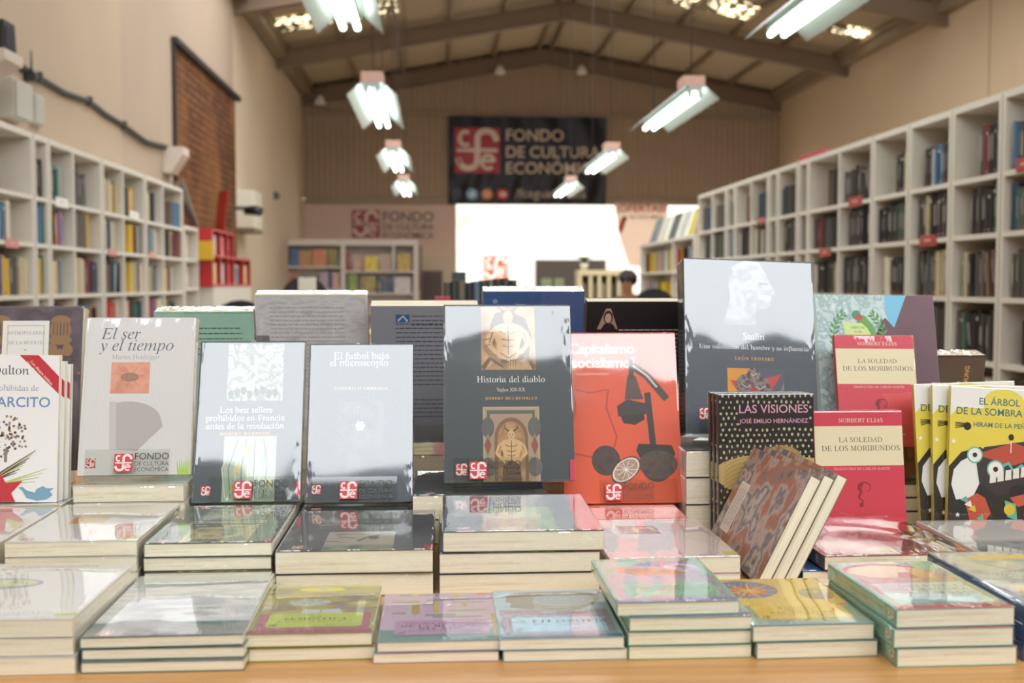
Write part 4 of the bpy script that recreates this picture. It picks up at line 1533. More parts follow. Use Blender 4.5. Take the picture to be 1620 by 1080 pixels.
def A_antro(P, w, h):
    P.rect(.004, .004, w - .004, h - .004, pic(('#55484f', '#665862', '#4a3f48', '#6f6069'), 20))
    B = '#93704c'
    for (cx, cy) in ((.80, .85), (.80, .30), (.26, .85), (.10, .40)):
        for k, (dx, dy, rx, ry) in enumerate(((0, .06, .09, .035), (-.05, .0, .05, .05), (.05, .0, .05, .05), (0, -.06, .11, .03), (-.07, -.12, .05, .04), (.07, -.12, .05, .04), (0, -.17, .035, .06))):
            P.ell((cx + dx) * w, (cy + dy) * h, rx * w, ry * h, B, 12)
        P.z += P.step
        for k in range(5):
            P.stroke([((cx - .06 + .03 * k) * w, (cy - .03) * h), ((cx - .06 + .03 * k) * w, (cy + .05) * h)], .0012, '#5a4840')
    for k in range(12):
        P.ell((.05 + .085 * k) * w, (.60 + .03 * math.sin(k * .9)) * h, .0032, .0022, B, 8)
        P.z -= P.step
    P.rect(.28 * w, .53 * h, .70 * w, .91 * h, '#e9e7e4')
    for o, c in ((.012, '#c8c088'), (.0145, '#e9e7e4')):
        P.rect(.28 * w + o * .55, .53 * h + o * .55, .70 * w - o * .55, .91 * h - o * .55, c)
    for t, y, wd in (('ANTROPOLOGÍA', .825, .34), ('DE LA MUERTE', .765, .31), ('LOUIS-VINCENT', .665, .27), ('THOMAS', .63, .15)):
        P.text(t, .49 * w, y * h, .01, '#8a8486', 'c', 'serif', width=wd * w)
    P.ell(.49 * w, .73 * h, .002, .0012, '#c8c088')
    P.rect(.84 * w, .10 * h, .90 * w, .28 * h, '#5f7a78')
    P.text('FONDO DE CULTURA ECONÓMICA', .87 * w, .12 * h, .004, '#cfd6d4', 'l', rot=math.pi / 2, width=.036)


def A_text(n, seed, ink, x0=.12, x1=.88, top=.93, dy=.0066, th=.0016):
    def f(P, w, h):
        P.lines(x0 * w, x1 * w, top * h, dy, n, ink, th, seed)
    return f


def A_greytext(P, w, h):
    P.rect(.23 * w, .885 * h, .36 * w, .94 * h, '#3d5884')
    P.stroke([(.25 * w, .895 * h), (.30 * w, .93 * h), (.34 * w, .89 * h)], .003, '#b0bac8')
    P.lines(.38 * w, .93 * w, .925 * h, .0072, 3, '#48484e', .0016, 2)
    P.lines(.23 * w, .93 * w, .87 * h, .0072, 15, '#48484e', .0016, 3)
    P.lines(.23 * w, .93 * w, .32 * h, .0072, 5, '#48484e', .0016, 4)


def A_blue(P, w, h):
    P.text('Entre', .34 * w, .82 * h, .03, '#d8dde6', 'l', 'sans')
    P.ell(.12 * w, .93 * h, .004, .004, '#7f9ac0')


def A_black(P, w, h):
    P.poly([(.11 * w, .80 * h), (.20 * w, .95 * h), (.25 * w, .95 * h), (.33 * w, .80 * h)], '#a48272')
    P.ell(.225 * w, .885 * h, .0075, .011, '#3a2a26')
    P.ell(.225 * w, .88 * h, .0052, .0078, '#bd9c86')
    P.poly([(.15 * w, .80 * h), (.19 * w, .84 * h), (.27 * w, .84 * h), (.31 * w, .80 * h)], '#2a2024')
    P.stroke([(.205 * w, .885 * h), (.215 * w, .885 * h)], .001, '#3a2a26')
    P.lines(.34 * w, .97 * w, .79 * h, .007, 24, '#b5b0ae', .0018, 5)


def A_green(P, w, h):
    P.rect(.3 * w, .985 * h, w, h, '#86b39a')
    P.lines(.3 * w, .88 * w, .86 * h, .0085, 6, '#4f6f5e', .0020, 6)


def A_white(P, w, h):
    P.rect(.003, .003, w - .003, h - .003, pic(('#c5bfbe', '#d5cfcd', '#b9b2b2'), 40, .42, 'noise', (1, 3, 1)))
    P.lines(.13 * w, .80 * w, .90 * h, .0068, 20, '#a3a0a2', .0018, 7)
    P.rect(.0, .53 * h, .12 * w, .70 * h, '#7d777a')


def place_top(art, col, quad, dbot, ztop_, lean, t, label, **kw):
    """a book leaning toward us on the table's far display, its back cover to us; height given by its foot and top"""
    uL, uR, vt = quad
    zb = kw.pop('zb')
    h = (ztop_ - zb) / math.cos(lean)
    dt = dbot - h * math.sin(lean)
    a, c = at_y(uL, vt, dt), at_y(uR, vt, dt)
    b = make_book('display_book', c.x - a.x, h, t, col, art, None, None, kw.pop('film', True))
    n = Vector((0, -math.cos(lean), -math.sin(lean)))
    o = Vector((a.x, dbot, zb)) - n * t
    b.matrix_world = Matrix.Translation(o) @ Matrix.Rotation(math.pi / 2 + lean, 4, 'X')
    tag(b, label, 'book', 'books standing back-out on the far side of the table')
    bpy.context.view_layer.update()
    return b, c.x - a.x, h


LB = 'clear acrylic stand holding up the '
GX = .0155          # how far a stand lifts its book above what carries it
b = ebook(A_antro, '#5c4e58', (-56, 122, 745), 1.60, r_(10.5), .237, .030, 'ornate dark purple book with a white title label, at the far left')
acrylic_stand(b, b['w'], b['h'], b['t'], H_AN, LB + 'ornate dark purple book', sign=False)
b = ebook(A_ser, '#d6d3d1', (122, 300, 752), 1.455, r_(14.5), .2105, .021, 'pale grey book with slanted title and orange square picture')
acrylic_stand(b, b['w'], b['h'], b['t'], H_EL, LB + 'pale grey book with orange square', .108, .010, lab_x=.038)
b = ebook(A_best, '#3c464c', (303, 475, 795), 1.455, r_(19.5), .2205, .015, 'silvery dark book with a greenish picture strip down its middle')
acrylic_stand(b, b['w'], b['h'], b['t'], H_BE, LB + 'silvery dark book with picture strip', .108, .022, lab_x=.033)
b = ebook(A_fut, '#39414e', (482, 653, 795), 1.46, r_(20), .220, .014, 'navy book about football with a small white flower-shaped dot', film=True)
acrylic_stand(b, b['w'], b['h'], b['t'], H_FU, LB + 'navy book with white dot', .112, .010, lab_x=.036)
b = ebook(A_diablo, '#3d464b', (703, 910, 763), 1.475, r_(15.3), .2470, .030, 'charcoal book with two engraved devil pictures, in the middle', spine='#33393d')
acrylic_stand(b, b['w'], b['h'], b['t'], H_HI, LB + 'charcoal devil book', .112, .012, lab_x=.022)
b = ebook(A_capital, '#dd5630', (893, 1082, 797), 1.526, r_(16.3), .248, .016, 'bright orange book with a juicer and cut fruit printed on it')
acrylic_stand(b, b['w'], b['h'], b['t'], H_OR, LB + 'bright orange juicer book', .112, .050, lab_x=.008)
b = ebook(A_stalin, '#444c57', (1085, 1295, 684), 1.555, r_(14.6), .2615, .042, 'tallest dark slate book with a pale profile portrait at its top', spine='#3a4149', roll=r_(2.0),
          spa=lambda P, L, t: P.rect(L - .06, .004, L - .03, t - .004, '#a8554a'))
acrylic_stand(b, b['w'], b['h'], b['t'], H_ST, LB + 'tallest dark slate book', .12, .02, sign=False)
b = ebook(A_arms, '#93a5a0', (1297, 1498, 752), 1.565, r_(14), .273, .020, 'large pale blue and maroon book with a bird and laurel coat of arms', spine='#5f6b62', roll=r_(.8), film=False)
acrylic_stand(b, b['w'], b['h'], b['t'], H_FL, LB + 'large coat-of-arms book', .13, .04, sign=False)
sb = ebook(A_soledad, '#cf3e50', (1331, 1467, 706), 1.528, r_(14), .163, .010, 'red and cream book standing higher, behind its lower twin', roll=r_(.6), w=.118)
acrylic_stand(sb, .118, .163, .010, H_FL, LB + 'upper red and cream book', .10, .009, sign=False, pan=.3)
b = ebook(A_soledad, '#cf3e50', (1294, 1435, 863), 1.455, r_(9), .170, .012, 'red and cream book standing lower, beside the leaning trio')
b.location.z = TT + .0008
# copies that stand one behind another
b = ebook(A_visiones, '#201b1d', (1138, 1290, 872), 1.448, r_(5), .196, .010, 'front copy of the black speckled book with a straw hat', film=True, spine='#2b2728')
b.location.z = TT + .001
fr = b
for k in (1, 2):
    o = dup(fr)
    o.location = fr.location + Vector((-.0022 * k, .0132 * k, 0))
    tag(o, ('second' if k == 1 else 'rearmost') + ' copy of the black speckled book, its edge just showing', 'book')
b = ebook(A_arbol, '#e3d052', (1497, 1660, 862), 1.450, r_(6), .205, .007, 'front copy of the yellow picture book with a boxy robot', film=True, roll=r_(3.5), spine='#d6c23c')
b.location.z = TT + .001
fr = b
for k in (1, 2):
    o = dup(fr)
    o.matrix_world = Matrix.Translation(Vector((-.0125 * k, .012 * k, -.004 * k + .004))) @ fr.matrix_world @ Matrix.Rotation(r_(2.5 * k), 4, 'Z')
    tag(o, ('second' if k == 1 else 'rearmost') + ' copy of the yellow robot book, fanned out behind the front one', 'book')
    o.location.z = TT + .001
b = ebook(A_dalton, '#e8e6e3', (-70, 90, 812), 1.445, r_(4), .190, .010, 'front copy of the white book with a red corner ribbon', film=False, roll=r_(1))
b.location.z = max(b.location.z, Z0 + .06)
b.location.z = ztop(Z0, .030, 2) + .001
for k in (1, 2):
    o = dup(b)
    o.location = b.location + Vector((.0035 * k, .0112 * k, -.004 * 0))
    o.scale = (1, .955, 1) if k == 1 else (1, .93, 1)
    tag(o, ('second' if k == 1 else 'rearmost') + ' copy of the white ribbon-cornered book, only its edge showing', 'book')
# something for the white copies to stand on at the far left
carry(-.66, 1.432, .178, .12, .0295, 2, '#c9c5c0', 'thick white paperback', 'below the white ribbon-cornered books')

# ---- the trio leaning to the right --------------------------------------
def A_paint(P, w, h):
    P.rect(.0, .0, w, h, pic(('#4f443e', '#85766a', '#a8654a', '#b5a89c', '#66606a', '#c2b8ac', '#7a6254'), 22, .4, 'noise', (1, 1.15, 1), 9))
    P.rect(.16 * w, .74 * h, .66 * w, .90 * h, '#e9e4da')
    P.rect(.18 * w, .75 * h, .64 * w, .89 * h, '#ddd6ca')
    P.lines(.22 * w, .60 * w, .87 * h, .006, 5, '#8a8278', .0014, 12)


TW, TH, TTk = .137, .225, .0118
tp = make_book('paperback', TW, TH, TTk, '#7d6a5c', A_paint, '#57493f', film=False, rough=.3)
TL = r_(26.5)
for k in range(3):
    o = tp if k == 0 else dup(tp)
    # local x climbs up the slope, local y runs into the room, the cover looks up and left
    ux, uz = Vector((math.sin(TL), 0, math.cos(TL))), Vector((-math.cos(TL), 0, math.sin(TL)))
    M3 = Matrix((ux, Vector((0, 1, 0)), uz)).transposed().to_4x4()
    q = Vector((.3535 + .0168 * (k + 1) , 1.205 + .004 * k, TT + .0016))
    o.matrix_world = Matrix.Translation(q) @ M3
    tag(o, ('front', 'middle', 'hindmost')[k] + ' of three painted-cover paperbacks leaning against each other', 'paperback', 'painted-cover paperbacks leaning to one side')

# ---- backs of the far display --------------------------------------------
b, w_, h_ = place_top(A_green, '#9cc4b0', (243, 400, 493), 1.785, TT + .3030, r_(15), .03, 'pale green back cover behind the plain grey book', zb=H_B1 + GX)
b, w_, h_ = place_top(A_white, '#cdc7c5', (402, 580, 469), 1.785, TT + .3290, r_(13), .03, 'pale pinkish back cover full of text, in wrinkled plastic', zb=H_B2 + GX, film=LOOSE)
b, w_, h_ = place_top(A_greytext, '#85858b', (586, 757, 487), 1.770, TT + .3120, r_(16), .032, 'grey back cover with lines of text, between two front displays', zb=H_B3 + GX, film=False)
acrylic_stand(b, w_, h_, .032, H_B3, LB + 'grey book turned away', .14, .012, sign=False, pan=.5, back=True)
b, w_, h_ = place_top(A_blue, '#3f5d8c', (764, 925, 463), 1.785, TT + .3340, r_(16), .03, 'dark blue book peeking out above the charcoal devil book', zb=H_B4 + GX)
b, w_, h_ = place_top(A_black, '#221d20', (929, 1080, 478), 1.785, TT + .3180, r_(12), .028, 'black back cover with a small portrait above the orange book', zb=H_B5 + GX, film=False)


def A_young(P, w, h):
    P.text('IRIS MARION YOUNG', .80 * w, .47 * h, .012, '#c9a24a', 'l', 'bold', rot=math.pi / 2, width=.45 * h)


b, w_, h_ = place_top(A_young, '#1d1b1c', (1440, 1560, 572), 1.80, TT + .2290, r_(12), .035, 'black book with golden upright lettering behind the coat-of-arms book', zb=TT + .003)

# ================================================================== hanging lamps
TUBE = emit('#eafff4', 7)
REFL = mat('#a0a4a0', .35, .5)


def make_lamp():
    root = thing('fluorescent_lamp', '', 'lamp', group='twin-tube fluorescent lamps hung in two rows')
    L = 1.64
    bm = bmesh.new()
    prof = [(-.165, -.085), (-.070, .0), (.070, .0), (.165, -.085)]
    th = .004
    outer = [(a, b + th) for a, b in prof]
    for i in range(3):
        q = [prof[i], prof[i + 1], outer[i + 1], outer[i]]
        prism(bm, q, 0, L, 0, 'y')
    box(bm, (-.045, .0, -.03), (.045, L, -.0005))
    finish('reflector', fix(bm), REFL, root)
    for sx in (-1, 1):
        bm = bmesh.new()
        tube(bm, [(sx * .036, .03, -.058), (sx * .036, L - .03, -.058)], .017, 10)
        finish('tube', bm, TUBE, root)
        bm = bmesh.new()
        bm.free()
        for y in (.0, L - .03):
            BX('lamp_holder', (sx * .036 - .012, y, -.075), (sx * .036 + .012, y + .03, -.03), REFL, root)
    bm = bmesh.new()
    box(bm, (-.075, .02, .005), (.075, .22, .075))
    bev(bm, .006)
    finish('ballast_box', bm, mat('#c99f8c', .5), root)
    bm = bmesh.new()
    for y in (.12, L - .2):
        tube(bm, [(0, y, .004), (.0, y, 2.05)], .004, 5)
    finish('cable', bm, mat('#3a322c', .6), root)
    return root


lamp0 = make_lamp()
hz = ZC + 1.34
for k, y in enumerate((4.0, 7.42, 10.92, 14.3)):
    for s, (x, sd) in enumerate(((-.43, 'left'), (1.745, 'right'))):
        o = lamp0 if (k == 0 and s == 0) else dup(lamp0)
        o.location = (x, y, hz)
        o['label'] = ('nearest', 'second nearest', 'third nearest', 'farthest')[k] + f' hanging twin-tube fluorescent lamp of the {sd}-hand row'
        # its wires reach the roof above it
        for ch in o.children:
            if ch.name.startswith('cable'):
                ch.scale.z = (roof_z(x) + .17 - hz) / 2.05

for (u, v, lab) in ((791, 104, 'small white spotlight under the roof ridge, left of the pair'), (920, 104, 'small white spotlight under the roof ridge, right of the pair'), (506, 152, 'small white spotlight in the top left corner of the far wall')):
    p = at_y(u, v, YG - .35)
    o = thing('spotlight', lab, 'spotlight', p, group='small spotlights by the far wall')
    bm = bmesh.new()
    tube(bm, [(0, 0, .02), (0, -.01, -.05), (0, -.03, -.14)], [.035, .075, .10], 12)
    finish('lamp_head', bm, mat('#e8e0d4', .4), o)
    bm = bmesh.new()
    tube(bm, [(0, 0, .02), (0, .02, roof_z(p.x) + .16 - p.z)], .015, 6)
    finish('bracket', bm, RAFTER, o)

# ================================================================== wall bookcases
LEV = [.47, .22, -.055, -.33, -.605, -.86]
TOPZ = ZC + .80
CASES = []


def bookcase(side, ds, label, top=TOPZ, lev=LEV, depth=.28, group='white bookcases along the walls'):
    """ds: distances of its uprights; side -1 stands on the left wall, +1 faces it"""
    xf = XSL if side < 0 else XSR
    root = thing('bookcase', label, 'bookcase', (xf, ds[0], 0), group=group)
    th = .022
    lo, hi = (-depth, 0) if side < 0 else (0, depth)
    D = ds[-1] - ds[0]
    for k, d in enumerate(ds):
        y = d - ds[0]
        a, b2 = (y + .001, y + th) if k == 0 else ((y - th, y - .001) if k == len(ds) - 1 else (y - th / 2, y + th / 2))
        BX('side_panel' if k in (0, len(ds) - 1) else 'divider', (lo, a, .0), (hi, b2, top - .03), WHITE, root)
    BX('top_panel', (lo, .001, top - .03), (hi, D - .001, top), WHITE, root)
    xb = lo if side < 0 else hi
    BX('back_panel', (min(xb, xb + side * .012), .001, .05), (max(xb, xb + side * .012), D - .001, top), WHITE, root)
    bays = []
    for k in range(len(ds) - 1):
        a = ds[k] + (th if k == 0 else th / 2)
        b2 = ds[k + 1] - (th if k == len(ds) - 2 else th / 2)
        bays.append((a, b2))
        for z in lev:
            BX('shelf', (lo, a - ds[0], ZC + z - .022), (hi - side * 0 if side < 0 else hi, b2 - ds[0], ZC + z), WHITE, root)
    CASES.append((side, xf, bays, lev, top, depth))
    return root


def dl(px):
    return [at_x(u, 300, XSL).y for u in px]


def dr(px):
    return [at_x(u, 300, XSR).y for u in px]


for i, px in enumerate(([-55, 53], [55, 77], [78.5, 117, 161], [163, 195, 229], [231, 258, 289])):
    bookcase(-1, dl(px), ('nearest white bookcase on the left wall, cut by the picture edge', 'narrow white bookcase second along the left wall', 'third white bookcase along the left wall, with white price tags',
                          'fourth white bookcase along the left wall', 'farthest tall white bookcase on the left wall')[i])
for i, px in enumerate(([1700, 1584], [1582, 1505], [1503, 1438], [1436, 1381], [1379, 1327, 1279], [1278, 1263], [1261, 1231], [1229.5, 1216], [1214.5, 1188, 1163], [1162, 1149], [1148, 1126, 1105])):
    bookcase(1, dr(px), ('nearest', 'second', 'third', 'fourth', 'fifth', 'sixth', 'seventh', 'eighth', 'ninth', 'tenth', 'farthest')[i] + ' tall white bookcase along the right side' + (', cut by the picture edge' if i == 0 else ''))

# ---- their books ----------------------------------------------------------
def tint_mat():
    mt = bpy.data.materials.new('book_jacket')
    N, L = nodes(mt)
    b = N['Principled BSDF']
    b.inputs['Roughness'].default_value = .38
    oi = N.new('ShaderNodeObjectInfo')
    L.new(oi.outputs['Color'], b.inputs['Base Color'])
    return mt


TINT = tint_mat()
LIGHTP = mat('#d8cdb4', .8, .2)
SPOT = mat('#c9b8b0', .6)
REDP = mat('#9c4a44', .6)


def shelf_book_mesh(kind):
    """unit book, spine toward -x ... depth along x, thickness along y, height along z, rounded spine"""
    bm = bmesh.new()
    n = 6
    ring = [(.0 + .06 * (1 - math.sin(math.pi * k / n)), k / n) for k in range(n + 1)] + [(1, 1), (1, 0)]
    lo = [bm.verts.new((x, y, 0)) for x, y in ring]
    hi = [bm.verts.new((x, y, 1)) for x, y in ring]
    m = len(ring)
    for i in range(m):
        f = bm.faces.new((lo[i], lo[(i + 1) % m], hi[(i + 1) % m], hi[i]))
        f.material_index = 1 if i == n + 1 else 0
    bm.faces.new(hi).material_index = 1
    bm.faces.new(lo[::-1]).material_index = 1
    def label(z0, z1, a, b, mi):
        x = -.012
        v = [bm.verts.new(p) for p in ((x, a, z0), (x, b, z0), (x, b, z1), (x, a, z1))]
        bm.faces.new(v[::-1]).material_index = mi
    if kind == 0:
        label(.05, .10, .2, .8, 3)
        label(.35, .75, .4, .6, 2)
    elif kind == 1:
        label(.80, .86, .15, .85, 2)
        label(.06, .10, .25, .75, 2)
    elif kind == 2:
        label(.30, .80, .35, .65, 2)
    fix(bm)
    me = bpy.data.meshes.new('shelf_book')
    bm.to_mesh(me)
    bm.free()
    for x in (TINT, LIGHTP, SPOT, REDP):
        me.materials.append(x)
    return me


BMESH = [shelf_book_mesh(k) for k in range(4)]
NAMES = {'#2b2829': 'black', '#3a3533': 'dark brown', '#46433f': 'dark grey', '#55514b': 'grey', '#6e675d': 'taupe', '#35415a': 'navy', '#4f7396': 'blue', '#c8b894': 'cream',
         '#d9cfbd': 'white', '#7c3a35': 'dark red', '#c0483f': 'red', '#d8b13c': 'yellow', '#3f6e56': 'green', '#7a5f4c': 'brown', '#8a6f9a': 'lilac', '#c98a44': 'orange', '#8fa7a8': 'pale teal'}
RIGHTC = ['#2b2829'] * 5 + ['#3a3533'] * 6 + ['#46433f'] * 6 + ['#55514b'] * 5 + ['#6e675d'] * 3 + ['#35415a', '#4f7396', '#c8b894', '#d9cfbd', '#7c3a35', '#3f6e56', '#7a5f4c']
LEFTC = ['#2b2829', '#46433f', '#55514b', '#6e675d', '#35415a', '#35415a', '#4f7396', '#c8b894', '#c8b894', '#d9cfbd', '#d9cfbd', '#d9cfbd', '#7c3a35', '#c0483f', '#d8b13c', '#3f6e56', '#7a5f4c', '#8a6f9a', '#c98a44', '#8fa7a8']
ONES = ['first', 'second', 'third', 'fourth', 'fifth', 'sixth', 'seventh', 'eighth', 'ninth', 'tenth', 'eleventh', 'twelfth', 'thirteenth', 'fourteenth', 'fifteenth', 'sixteenth', 'seventeenth', 'eighteenth', 'nineteenth', 'twentieth',
        'twenty-first', 'twenty-second', 'twenty-third', 'twenty-fourth', 'twenty-fifth', 'twenty-sixth', 'twenty-seventh', 'twenty-eighth']
rb = random.Random(21)
PLACED = []                     # (distance, matrix, colour, kind, label)
bayno = {-1: 0, 1: 0}
for side, xf, bays, lev, top, depth in CASES:
    for (a, b2) in bays:
        bayno[side] += 1
        tops = [top - .03] + [ZC + z - .022 for z in lev]
        nl = 5 if (side > 0 and a < 5.2) else 4
        for li in range(nl):
            z0 = ZC + lev[li]
            clear = tops[li] - z0
            run = rb.choice((1.0, 1.0, .92, .8)) if side > 0 else rb.choice((.95, .8, .7, .6))
            if li == 0:
                run *= rb.choice((.9, .75, .6))
            y = a + .006 + (b2 - a) * (1 - run) * rb.choice((0, 1, 0))
            end = y + (b2 - a - .012) * run
            pal = RIGHTC if side > 0 else LEFTC
            c0 = rb.choice(pal)
            n = 0
            hb = rb.uniform(.185, .215)
            while True:
                t = rb.choice((.012, .016, .02, .024, .03))
                if y + t > min(end, b2 - .006):
                    break
                if rb.random() < .55:
                    c0 = rb.choice(pal)
                h = min(hb * rb.uniform(.92, 1.07), clear - .012)
                dep = rb.uniform(.13, .16)
                inset = rb.uniform(.015, .035) if side > 0 else rb.uniform(.01, .035)
                lean = 0
                n += 1
                leanable = (y + t + .05 < min(end, b2 - .006)) and rb.random() < .04
                if leanable:
                    lean = rb.uniform(.10, .22)
                    if h * math.cos(lean) + t * math.sin(lean) > clear - .012 or y + t + h * math.sin(lean) + .004 > b2 - .01:
                        lean = 0
                # spine toward the room
                if side > 0:
                    M = Matrix.Translation((xf + inset, y, z0 + .0006))
                    M = M @ Matrix.Rotation(-lean, 4, 'X') @ Matrix.Diagonal((dep, t, h, 1))
                else:
                    M = Matrix.Translation((xf - inset, y, z0 + .0006)) @ Matrix.Rotation(-lean, 4, 'X') @ Matrix.Diagonal((-dep, t, h, 1))
                if lean:
                    M = Matrix.Translation((0, 0, t * math.sin(lean) + .0005)) @ M
                lab = f"{'slim' if t < .015 else ('thick' if t > .023 else 'upright')} {NAMES[c0]} book, {ONES[min(n - 1, 27)]} from near end, shelf {ONES[li]} down, {ONES[bayno[side] - 1]} {'right' if side > 0 else 'left'}-side bay"
                PLACED.append((a, M, c0, rb.choice((0, 0, 1, 2, 3)), lab, side, bayno[side], li))
                y += t / math.cos(lean) + (h * math.sin(lean) if lean else 0) + rb.choice((.0008, .0012, .003))
# the ones that show largest stand as books of their own, the far rest together
def seen(p):
    M = p[1]
    q = M @ Vector((0, .5, .5)) - EYE
    z = q @ FWD
    u, v = 810 + FPX * (q @ RIGHT) / z, 540 - FPX * (q @ UP) / z
    sz = (FPX / z) ** 2 * M.to_scale().y * M.to_scale().z * abs(q.x) / q.length
    if not (-25 < u < 1640 and -10 < v < 1080):
        return 0
    lim = 470 if u < 150 else (500 if u < 320 else (440 if u < 1290 else (470 if u < 1495 else (600 if u < 1560 else 640))))
    q2 = M @ Vector((0, .5, 1)) - EYE
    v2 = 540 - FPX * (q2 @ UP) / (q2 @ FWD)
    return sz if v2 < lim else 0


PLACED.sort(key=seen, reverse=True)
rest = bmesh.new()
rmats = {}
for i, (a, M, c0, kind, lab, side, bay, li) in enumerate(PLACED):
    s = seen(PLACED[i])
    if i < 296 and s > 0:
        o = bpy.data.objects.new('shelf_book', BMESH[kind])
        link(o)
        o.matrix_world = M
        o.color = lin(c0)
        tag(o, lab, 'book', 'books on the wall bookcases')
    elif s > 0 or rb.random() < .5:
        mi = rmats.setdefault(c0, len(rmats))
        for f in BMESH[3].polygons:
            v = [rest.verts.new(M @ BMESH[3].vertices[k].co) for k in f.vertices]
            if M.determinant() < 0:
                v = v[::-1]
            rest.faces.new(v).material_index = mi if f.material_index == 0 else 99
nm = len(rmats)
for f in rest.faces:
    if f.material_index == 99:
        f.material_index = nm
o = finish('distant_books', rest, [mat(c, .4) for c in rmats] + [LIGHTP])
tag(o, 'small distant books filling the far bays of both rows of bookcases', 'books', None, 'stuff')

# ---- shelf tags ------------------------------------------------------------
def shelf_tag(u, v, side, wpx, hpx, col, label):
    x = (XSL + .003) if side < 0 else (XSR - .003)
    p = at_x(u, v, x)
    q = at_x(u + wpx, v, x)
    z0 = at_x(u, v + hpx, x).z
    y0, y1 = sorted((p.y, q.y))
    bm = bmesh.new()
    prism(bm, [(y0, z0), (y1, z0), (y1, p.z), (y0, p.z)], x - .002, x + .002)
    box(bm, (x - .0028 if side > 0 else x + .002, y0 + (y1 - y0) * .3, z0 + (p.z - z0) * .45), (x - .002 if side > 0 else x + .0028, y0 + (y1 - y0) * .7, z0 + (p.z - z0) * .6), 1)
    tag(finish('shelf_tag', fix(bm), [mat(col, .4), mat('#d8b8ac', .5)]), label, 'tag', 'section tags clipped to the shelf edges')


for u, v, s, wp, hp, c, lab in ((1455, 373, 1, 26, 17, '#a83c38', 'red section tag on the third right bookcase'), (1343, 313, 1, 20, 15, '#a83c38', 'red section tag on the fifth right bookcase, upper'),
                                (1296, 394, 1, 18, 12, '#a8453f', 'red section tag on the fifth right bookcase, lower'), (1608, 251, 1, 26, 22, '#a83c38', 'red section tag at the right picture edge'),
                                (1198, 345, 1, 12, 9, '#a8453f', 'small red section tag far along the right bookcases'), (88, 311, -1, 19, 15, '#e8e4dc', 'white section tag on the third left bookcase'),
                                (205, 333, -1, 14, 12, '#e8e4dc', 'white section tag on the fourth left bookcase'), (9, 377, -1, 20, 14, '#c8807a', 'pink section tag on the nearest left bookcase'),
                                (171, 393, -1, 13, 11, '#c8807a', 'pink section tag on the fourth left bookcase'), (237, 398, -1, 10, 9, '#d09a88', 'pale pink section tag on the farthest left bookcase')):
    shelf_tag(u, v, s, wp, hp, c, lab)
p = at_x(1263, 249, XSR + .05)
q = at_x(1297, 240, XSR + .05)
tag(BX('red_box', (XSR + .05, q.y, TOPZ + .001), (XSR + .19, p.y, TOPZ + .05), mat('#a83430', .5), None, .004), 'long flat red box lying on top of the right bookcases', 'box')

# ================================================================== left wall fittings
XW = XL
pa, pb = at_x(272, 60, XW), at_x(370, 157, XW)
bk = BX('brick_panel', (XW, pa.y, 1.0), (XW + .012, pb.y, ZC + 2.21), brick_mat())
struct(bk)
bk.name = 'trim_14'
bm = bmesh.new()
box(bm, (XW, pa.y - .035, 1.6), (XW + .035, pa.y, ZC + 2.26))
box(bm, (XW, pa.y - .05, ZC + 2.215), (XW + .06, pb.y + .15, ZC + 2.27))
struct(finish('trim_15', bm, mat('#2e2a26', .6)))
bm = bmesh.new()
cp = [(28, 103), (60, 122), (100, 146), (140, 160), (165, 180), (195, 198), (230, 224), (268, 234)]
tube(bm, [at_x(u, v, XW + .025) for u, v in cp], .022, 7)
for u, v in cp[1:-1:2]:
    p = at_x(u, v, XW + .025)
    box(bm, (XW, p.y - .02, p.z - .03), (XW + .05, p.y + .02, p.z + .03))
tag(finish('wall_cable', bm, mat('#3b3631', .6)), 'dark cable bundle sagging along the left wall above the bookcases', 'cable')


def wall_box(u0, u1, v0, v1, dep, col, label, name='junction_box', cat='electrical box'):
    a, b2 = at_x(u0, (v0 + v1) / 2, XW), at_x(u1, (v0 + v1) / 2, XW)
    zt, zb_ = at_x((u0 + u1) / 2, v0, XW).z, at_x((u0 + u1) / 2, v1, XW).z
    r = thing(name, label, cat, (XW, a.y, zb_))
    BX('housing', (0, 0, 0), (dep * .85, b2.y - a.y, zt - zb_), mat(col, .45), r, .006)
    BX('lid', (dep * .85, .01, .01), (dep, b2.y - a.y - .01, zt - zb_ - .01), mat(col, .4), r, .003)
    return r


wall_box(-6, 22, 128, 190, .11, '#b9b6ab', 'larger grey electrical box on the left wall above the bookcase')
wall_box(42, 58, 150, 198, .05, '#b2afa4', 'smaller grey electrical box beside the larger one, left wall')
p = at_x(36, 112, XW)
r = thing('antenna', 'short black antenna sticking up behind the grey electrical box', 'antenna', (XW + .05, p.y, p.z))
bm = bmesh.new()
tube(bm, [(0, 0, -.05), (0, 0, .12)], [.008, .004], 6)
finish('rod', bm, mat('#1e1c1b', .5), r)
BX('foot', (-.05, -.03, -.06), (.03, .03, -.02), mat('#2a2826', .5), r)


def corbel(u, v0, v1, label, dep):
    a = at_x(u, v0, XW)
    zb_ = at_x(u, v1, XW).z
    bm = bmesh.new()
    H = a.z - zb_
    prism(bm, [(0, 0), (0, H), (dep, H), (dep, H * .72), (.07, 0)], a.y - .12, a.y + .12, 0, 'y')
    for v in bm.verts:
        v.co.x += XW
        v.co.z += zb_
    o = finish('concrete_bracket', fix(bm), mat('#cdbfb0', .8, .2))
    return tag(o, label, 'bracket', 'pale brackets on the left wall')


